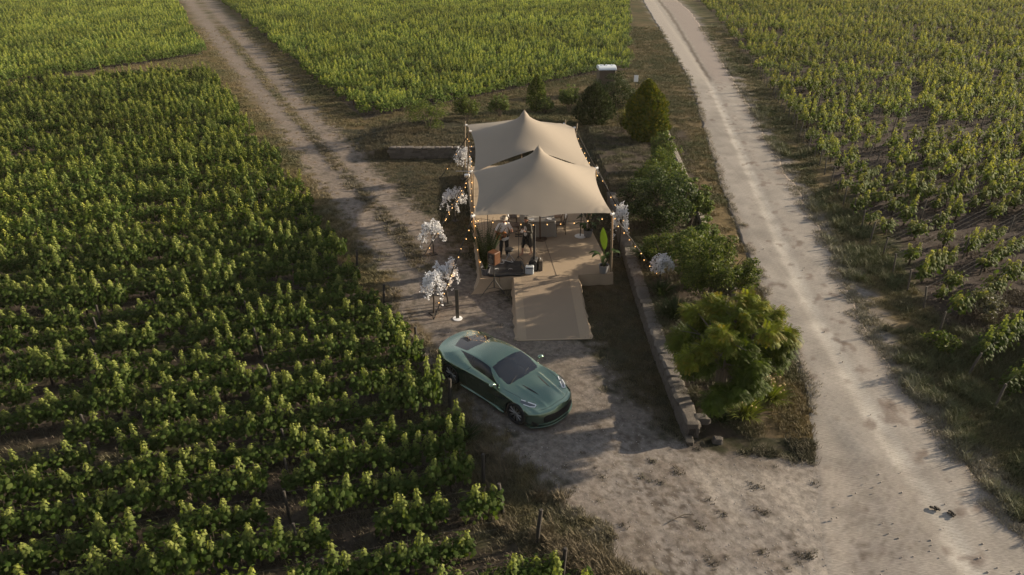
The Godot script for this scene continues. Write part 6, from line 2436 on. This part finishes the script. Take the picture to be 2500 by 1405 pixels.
	put("handle", bh, M.white, bx)
	var am := thing("small_amplifier", "small pale grey amplifier box beside the black bag", "amplifier", Vector3(0.70, DECK + 0.004, -24.32), -4.0)
	var ab := MB.new()
	ab.box(Vector3(0, 0.17, 0), Vector3(0.33, 0.33, 0.24), Basis.IDENTITY, 0.025)
	put("cabinet", ab, mat(Color(0.40, 0.44, 0.47), 0.6), am)
	var ag := MB.new()
	ag.box(Vector3(0, 0.14, 0.121), Vector3(0.28, 0.22, 0.006), Basis.IDENTITY, 0.003)
	put("grille_cloth", ag, mat(Color(0.33, 0.36, 0.39), 0.9), am)
	var ap := MB.new()
	ap.box(Vector3(0, 0.28, 0.121), Vector3(0.28, 0.035, 0.008), Basis.IDENTITY, 0.003)
	ap.tube([Vector3(-0.07, 0.335, 0), Vector3(-0.06, 0.365, 0), Vector3(0.06, 0.365, 0), Vector3(0.07, 0.335, 0)], [0.010], 6)
	put("control_strip", ap, M.black, am)

	# support post with a white disc on the right, thin black stand on the left
	var sup := thing("support_pole", "slim dark pole with a white round base at the right of the stage", "pole", Vector3(3.05, DECK + 0.004, -28.0))
	var sm := MB.new()
	sm.tube([Vector3(0, 0.02, 0), Vector3(0.02, 2.75, -0.05)], [0.024], 8)
	put("pole", sm, M.black, sup)
	var sd := MB.new()
	sd.lathe([Vector2(0.0, 0.0), Vector2(0.25, 0.0), Vector2(0.255, 0.01), Vector2(0.25, 0.022), Vector2(0.0, 0.024)], 28)
	put("base_disc", sd, M.white, sup)
	var ls := thing("light_stand", "thin black upright stand behind the potted palm", "stand", Vector3(-0.98, DECK + 0.004, -25.6))
	var lm := MB.new()
	lm.tube([Vector3(0, 0.02, 0), Vector3(0, 2.1, 0)], [0.02, 0.014], 7)
	lm.box(Vector3(0, 2.12, 0), Vector3(0.16, 0.12, 0.10), Basis.IDENTITY, 0.015)
	put("post", lm, M.black, ls)
	var lb := MB.new()
	lb.lathe([Vector2(0.0, 0.0), Vector2(0.16, 0.0), Vector2(0.155, 0.018), Vector2(0.0, 0.02)], 20)
	put("base_disc", lb, M.black, ls)

	# potted plants
	var grey_pot := mat(Color(0.16, 0.16, 0.165), 0.8)
	var palm := thing("potted_palm", "tall feathery palm in a dark grey pot at the stage's front left corner", "potted plant", Vector3(-1.05, DECK + 0.004, -24.25))
	pot(palm, 0.19, 0.30, mat(Color(0.09, 0.09, 0.10), 0.8))
	var pm := MB.new()
	for k in 46:
		var a := TAU * k / 46.0 * 2.4 + r.randf() * 0.5
		var lean := 0.06 + 0.30 * pow(r.randf(), 1.4)
		var d := Vector3(cos(a) * lean, 1.0, sin(a) * lean).normalized()
		var p := Vector3(cos(a), 0, sin(a)) * 0.05 + Vector3.UP * 0.26
		var len := r.randf_range(0.9, 2.1)
		var n := 20
		var rib := [p]
		for q in n:
			p += d * len / n
			rib.append(p)
			d = (d + Vector3(cos(a), 0, sin(a)) * 0.010 + Vector3.DOWN * 0.035 * q / n).normalized()
			pm.paint(Color(0.014, 0.026, 0.010).lerp(Color(0.034, 0.055, 0.020), r.randf()))
			if q > 4:
				var sd2 := d.cross(Vector3.UP).normalized()
				for s in [-1.0, 1.0]:
					pm.blade(p, (sd2 * s + d * 0.7).normalized(), d.cross(sd2), 0.26 * sin(PI * clampf(q / float(n) * 0.8 + 0.15, 0.0, 1.0)), 0.026, 0.5)
		pm.paint(Color(0.045, 0.06, 0.022))
		pm.tube(rib, [0.011, 0.011, 0.010, 0.010, 0.009, 0.009, 0.008, 0.008, 0.007, 0.006, 0.005], 4, false)
	put("fronds", pm, M.foliage, palm).set_meta("kind", "stuff")
	var bird := thing("potted_banana_plant", "broad leaved plant with one bright upright leaf, potted at the stage's right corner", "potted plant", Vector3(3.66, DECK + 0.004, -24.42))
	pot(bird, 0.20, 0.34, grey_pot)
	var leafy := MB.new()
	for k in 9:
		var a := TAU * k / 9.0 * 2.0 + 0.4
		var out := Vector3(cos(a), 0, sin(a))
		var h := r.randf_range(0.35, 0.95)
		leafy.paint(Color(0.030, 0.055, 0.018).lerp(Color(0.055, 0.09, 0.03), r.randf()))
		var b := Vector3.UP * 0.3 + out * 0.04
		var e := b + (Vector3.UP + out * 0.35).normalized() * h
		leafy.tube([b, e], [0.013, 0.009], 5, false)
		big_leaf(leafy, e, (Vector3.UP * 0.6 + out).normalized(), r.randf_range(0.35, 0.55), r.randf_range(0.13, 0.19), 1.5, (Vector3.UP - out * 0.3).normalized())
	put("leaves", leafy, M.foliage, bird).set_meta("kind", "stuff")
	var tall := MB.new()
	tall.paint(Color(0.075, 0.125, 0.022))
	tall.tube([Vector3(0, 0.3, 0), Vector3(-0.02, 1.05, 0.02)], [0.016, 0.012], 6, false)
	big_leaf(tall, Vector3(-0.02, 1.02, 0.02), Vector3(-0.10, 1, 0.0).normalized(), 0.95, 0.30, 0.45, Vector3(-0.5, 0.1, 1.0).normalized())
	put("tall_leaf", tall, M.foliage, bird)
	var lily := thing("potted_plant", "dark leafy plant in a ribbed grey pot beside the white disc base", "potted plant", Vector3(3.38, DECK + 0.004, -28.0))
	pot(lily, 0.20, 0.32, grey_pot)
	var lv := MB.new()
	for k in 26:
		var a := TAU * k / 26.0 * 3.0 + r.randf()
		var out := Vector3(cos(a), 0, sin(a))
		lv.paint(Color(0.016, 0.032, 0.012).lerp(Color(0.04, 0.068, 0.024), r.randf()))
		var b := Vector3.UP * 0.28 + out * 0.05
		var e := b + (Vector3.UP + out * r.randf_range(0.2, 0.8)).normalized() * r.randf_range(0.25, 0.75)
		lv.tube([b, e], [0.008, 0.006], 4, false)
		big_leaf(lv, e, (Vector3.UP * 0.5 + out).normalized(), r.randf_range(0.25, 0.38), r.randf_range(0.10, 0.15), 1.6, (Vector3.UP - out * 0.3).normalized())
	put("leaves", lv, M.foliage, lily).set_meta("kind", "stuff")

# ---------------------------------------------------------------- blossom trees, lights, small things
func blossom_tree(label: String, at: Vector3, height: float, spread: float, sd: int, called := "blossom_tree") -> void:
	var r := RandomNumberGenerator.new()
	r.seed = sd
	at.y = ground_height(at.x, at.z) if at.y < 0.01 else at.y
	var o := thing(called, label, "artificial tree", at, 0.0, "white artificial blossom trees round the stage")
	var wood := MB.new()
	var base := MB.new()
	base.box(Vector3(0, 0.02, 0), Vector3(0.30, 0.05, 0.30), Basis(Vector3.UP, r.randf()), 0.01)
	put("base_plate", base, M.old_wood, o)
	var top := Vector3(r.randfn(0, 0.05), height * 0.62, r.randfn(0, 0.05))
	wood.tube([Vector3.ZERO, top * 0.5 + Vector3(r.randfn(0, 0.03), 0, 0), top], [0.035, 0.028, 0.022], 7)
	var blooms := MB.new()
	for k in 11:
		var a := TAU * k / 11.0 + r.randf() * 0.5
		var d := Vector3(cos(a), 0, sin(a))
		var reach := spread * r.randf_range(0.55, 1.05)
		var p1 := top.lerp(Vector3(0, height * 0.4, 0), r.randf() * 0.3)
		var p2 := p1 + d * reach * 0.5 + Vector3.UP * height * r.randf_range(0.22, 0.38)
		var p3 := p1 + d * reach + Vector3.UP * height * r.randf_range(-0.22, 0.12)
		wood.tube([p1, p2, p3], [0.014, 0.010, 0.005], 5, false)
		for q in 40:
			var t := pow(r.randf(), 0.8)
			var c := p1.lerp(p2, t * 2.0) if t < 0.5 else p2.lerp(p3, t * 2.0 - 1.0)
			if t < 0.2:
				continue
			c += rand_dir(r) * 0.07
			for w in 5:
				var nn := (rand_dir(r) + Vector3.UP * 0.6).normalized()
				var al := nn.cross(rand_dir(r)).normalized()
				blooms.leaf(c + rand_dir(r) * 0.03, al, nn, r.randf_range(0.05, 0.075), 0)
	put("trunk", wood, M.old_wood, o)
	put("blossoms", blooms, M.petal, o).set_meta("kind", "stuff")

func build_blossom_trees() -> void:
	blossom_tree("white blossom tree beside the metal sign post, nearer the tent of the pair", Vector3(-2.42, 0, -22.7), 1.95, 0.55, 1)
	blossom_tree("white blossom tree at the guy rope's foot, left of the pair by the sign post", Vector3(-2.92, 0, -22.0), 1.75, 0.55, 2)
	blossom_tree("white blossom tree standing alone on the gravel left of the stage", Vector3(-3.46, 0, -27.2), 1.65, 0.68, 3)
	blossom_tree("white blossom tree behind the lone one, close to the tent's left side", Vector3(-2.78, 0, -31.0), 1.75, 0.75, 4)
	blossom_tree("small white blossom tree by the rear tent's left back pole", Vector3(-2.75, 0, -37.2), 1.9, 0.55, 5)
	blossom_tree("white blossom tree just right of the tent's front right corner", Vector3(4.65, 0, -27.0), 2.55, 0.5, 6)
	blossom_tree("white blossom tree among the dark plants in the raised bed", Vector3(5.75, 0, -23.7), 1.15, 0.5, 7)

func string_light(label: String, pts: Array, count: int, sag := 0.0, wobble := 0.05) -> void:
	var o := thing("string_lights", label, "string lights", Vector3.ZERO, 0.0, "festoon lights on the tents and ropes")
	var r := RandomNumberGenerator.new()
	r.seed = hash(label)
	var total := 0.0
	for k in pts.size() - 1:
		total += (pts[k] as Vector3).distance_to(pts[k + 1])
	var path := []
	var n := count * 3
	for k in n + 1:
		var f := total * k / n
		var p: Vector3 = pts[-1]
		for e in pts.size() - 1:
			var l := (pts[e] as Vector3).distance_to(pts[e + 1])
			if f <= l:
				p = (pts[e] as Vector3).lerp(pts[e + 1], f / l)
				p.y -= sag * 4.0 * (f / l) * (1.0 - f / l)
				break
			f -= l
		path.append(p + Vector3(0.02 * sin(k * 1.3), -0.03, 0.03 + 0.02 * cos(k * 1.3)))
	var cable := MB.new()
	cable.tube(path, [0.008], 5, false)
	put("cable", cable, M.black, o)
	var globe := MB.new()
	globe.ball(Vector3.ZERO, Vector3(0.018, 0.023, 0.018), 10, 7)
	var gm := globe.mesh()
	var cap := MB.new()
	cap.tube([Vector3(0, 0.035, 0), Vector3(0, 0.075, 0)], [0.016, 0.014], 6)
	var cm := cap.mesh()
	for k in count:
		var p: Vector3 = path[k * 3 + 1] + Vector3(r.randf_range(-wobble, wobble), -0.085, r.randf_range(-wobble, wobble))
		var b := put("bulb", gm, M.bulb, o)
		b.position = p
		put("socket", cm, M.black, b)
		var l := OmniLight3D.new()
		l.name = "bulb_light"
		l.light_color = Color(1.0, 0.74, 0.42)
		l.light_energy = 0.012
		l.light_size = 0.03
		l.omni_range = 8.0
		l.omni_attenuation = 2.0
		l.shadow_enabled = true
		b.add_child(l, true)

func build_string_lights() -> void:
	string_light("festoon bulbs hanging along the front edge of the front tent", [F_FL + Vector3(0.05, -0.05, 0.02), F_FR + Vector3(-0.05, -0.05, 0.02)], 10, 0.24)
	string_light("bulbs wound down the guy rope to the pair of blossom trees", [F_FL, Vector3(-2.84, 0.15, -21.65)], 11)
	string_light("bulbs wound down the guy rope to the lone blossom tree on gravel", [F_BL, Vector3(-3.78, 0.15, -27.3)], 11)
	string_light("bulbs along the short rope to the blossom tree close to the tent", [F_BL + Vector3(0, -0.2, 0), Vector3(-3.3, 0.15, -30.5)], 7)
	string_light("bulbs up the left tent poles from the front corner to the rear tent", [on_stage(-0.02, 0.2, 2.9), F_FL + Vector3(0.0, -0.15, -0.5), F_BL + Vector3(-0.02, -0.3, 0.1), R_FL + Vector3(-0.1, 0.1, 0), R_ML + Vector3(-0.04, -0.2, 0)], 15, 0.1)
	string_light("bulbs down the left front tent pole", [F_FL + Vector3(0.02, -0.1, 0.03), on_stage(0.1, 0.08, 1.0)], 4)
	string_light("bulbs wound down the guy rope from the front right corner into the bed", [F_FR, Vector3(5.83, 0.55, -24.1)], 9)
	string_light("bulbs wound down the rope from the right middle pole to the bed", [F_BR, Vector3(5.38, 0.6, -28.4)], 8)
	string_light("bulbs along the right side between the tents' poles", [F_BR + Vector3(0.03, -0.2, 0), R_FR + Vector3(0.05, 0.1, 0), R_MR + Vector3(0.05, -0.25, 0.1)], 9, 0.1)
	string_light("two bulbs on the thin rope beside the terrace wall", [R_ML, Vector3(-4.0, 0.2, -37.25)], 3)

func build_small_things() -> void:
	var sg := thing("sign_post", "narrow brown metal sign post on a white round base, beside the blossom pair", "sign post", Vector3(-2.0, 0.0, -21.62), 10.0)
	var pn := MB.new()
	pn.box(Vector3(0, 0.62, 0), Vector3(0.13, 1.2, 0.022), Basis.IDENTITY, 0.006)
	put("panel", pn, mat(Color(0.10, 0.088, 0.07), 0.45, {"metallic": 0.4}), sg)
	var ds := MB.new()
	ds.lathe([Vector2(0.0, 0.005), Vector2(0.175, 0.005), Vector2(0.18, 0.015), Vector2(0.175, 0.028), Vector2(0.0, 0.03)], 28)
	put("base_disc", ds, M.white, sg)

	# portable toilet cabin among the bushes
	var cb := thing("toilet_cabin", "brown portable toilet cabin with a rounded white roof at the vineyard's edge", "cabin", Vector3(7.95, 0.0, -59.4), 4.0)
	var bw := mat(Color(0.075, 0.055, 0.042), 0.6)
	var shell := MB.new()
	shell.box(Vector3(0, 1.05, 0), Vector3(1.36, 2.0, 1.3), Basis.IDENTITY, 0.03)
	put("walls", shell, bw, cb)
	for k in 7:
		var rib := MB.new()
		rib.box(Vector3(-0.58 + 0.193 * k, 1.05, 0.656), Vector3(0.05, 1.8, 0.016), Basis.IDENTITY, 0.005)
		put("wall_rib", rib, bw, cb)
	var roof := MB.new()
	var prev := -1
	for k in 13:
		var a := PI * k / 12.0
		var z := -cos(a) * 0.72
		var y := 2.08 + sin(a) * 0.30
		var at := roof.v.size()
		roof.vt(Vector3(-0.74, y, z))
		roof.vt(Vector3(-0.70, y + 0.02, z))
		roof.vt(Vector3(0.70, y + 0.02, z))
		roof.vt(Vector3(0.74, y, z))
		if prev >= 0:
			for q in 3:
				roof.quad(at + q, at + q + 1, prev + q + 1, prev + q)
		prev = at
	for s in [-1.0, 1.0]:
		for k in 12:
			var a := PI * k / 12.0
			var b := PI * (k + 1) / 12.0
			var p := [Vector3(0.74 * s, 2.08, 0), Vector3(0.74 * s, 2.08 + sin(a) * 0.30, -cos(a) * 0.72), Vector3(0.74 * s, 2.08 + sin(b) * 0.30, -cos(b) * 0.72)]
			if s > 0:
				roof.flat3(p[0], p[2], p[1])
			else:
				roof.flat3(p[0], p[1], p[2])
	put("roof", roof, mat(Color(0.62, 0.66, 0.68), 0.5), cb)
	for x in [-0.45, 0.0, 0.45]:
		var rr := MB.new()
		rr.box(Vector3(x, 2.405, 0), Vector3(0.05, 0.03, 0.5), Basis.IDENTITY, 0.008)
		put("roof_rib", rr, mat(Color(0.62, 0.66, 0.68), 0.5), cb)
	var vent := MB.new()
	vent.tube([Vector3(-0.22, 2.36, 0.15), Vector3(-0.22, 2.46, 0.15)], [0.06, 0.05], 9)
	put("vent_pipe", vent, M.black, cb)

	var ws := thing("small_sign", "small white sign on a stake behind the golden conifer's tip", "sign", Vector3(10.7, 0.0, -60.4), -8.0)
	var stake := MB.new()
	stake.tube([Vector3(0, 0, 0), Vector3(0, 0.85, 0)], [0.02], 6)
	put("stake", stake, M.old_wood, ws)
	var plate := MB.new()
	plate.box(Vector3(0, 1.1, 0.03), Vector3(0.36, 0.56, 0.02), Basis(Vector3.RIGHT, -0.15), 0.006)
	put("plate", plate, M.white, ws)

	var fl := thing("floodlight", "white floodlight and bracket fixed to the left middle tent pole", "floodlight", F_BL + Vector3(-0.06, -0.02, 0.05))
	var arm := MB.new()
	arm.tube([Vector3(0.06, 0.02, 0), Vector3(-0.62, 0.02, -0.05)], [0.018, 0.012], 7)
	put("bracket", arm, M.steel, fl)
	var hd := MB.new()
	hd.box(Vector3(-0.12, -0.16, 0.03), Vector3(0.24, 0.17, 0.12), Basis(Vector3.RIGHT, 0.5), 0.03)
	put("lamp_head", hd, M.white, fl)
	var front := MB.new()
	front.box(Vector3(-0.12, -0.195, 0.085), Vector3(0.19, 0.12, 0.01), Basis(Vector3.RIGHT, 0.5), 0.003)
	put("lens", front, mat(Color(0.4, 0.42, 0.43), 0.1), fl)

	# sticks and clods on the gravel and the road
	var r := RandomNumberGenerator.new()
	r.seed = 44
	var tw := thing("fallen_twig", "forked dry twig lying on the pale gravel left of the road", "twig", Vector3(4.1, 0.02, -12.08), 20.0)
	var tm := MB.new()
	tm.tube([Vector3(-0.38, 0, 0.06), Vector3(-0.05, 0.02, 0.0), Vector3(0.16, 0.02, -0.03), Vector3(0.36, 0.01, 0.06)], [0.010, 0.014, 0.011, 0.006], 6)
	tm.tube([Vector3(-0.05, 0.02, 0.0), Vector3(0.1, 0.03, 0.10)], [0.009, 0.004], 5)
	put("stick", tm, M.bark, tw)
	var places := [[Vector3(10.45, 0.06, -12.33), 0.10, "dark clod of dry leaves lying on the road's pale strip"], [Vector3(10.75, 0.06, -12.15), 0.09, "flat brown clod right of the dark one on the road"]]
	for p in places:
		var c := thing("dirt_clod", p[2], "clod", p[0], r.randf() * 360.0, "clods on the road")
		var mb := MB.new()
		mb.paint(Color(0.085, 0.068, 0.054))
		for k in 7:
			var q := rand_dir(r) * Vector3(p[1], 0.02, p[1] * 0.7)
			mb.ball(q + Vector3.UP * 0.02, Vector3(r.randf_range(0.4, 0.7) * p[1], 0.02, r.randf_range(0.3, 0.6) * p[1]), 8, 5)
		put("crust", mb, M.stone, c)
	# pieces of pale rock at the tip of the wall
	for p in [[Vector3(5.35, 0.42, -15.25), 0.26, "pale boulder capping the near end of the stone wall"], [Vector3(5.75, 0.0, -14.85), 0.18, "grey boulder lying at the tip of the planting bed"], [Vector3(4.95, 0.0, -14.85), 0.2, "boulder at the foot of the stone wall's near end"]]:
		var c := thing("boulder", p[2], "rock", p[0], r.randf() * 360.0, "boulders at the wall's end")
		var st := MeshInstance3D.new()
		st.name = "rock"
		st.mesh = rough_stone(70 + int(p[1] * 100))
		st.material_override = M.stone
		st.scale = Vector3(p[1] * 1.5, p[1] * 0.9, p[1] * 1.2)
		st.position.y = p[1] * 0.3
		c.add_child(st)
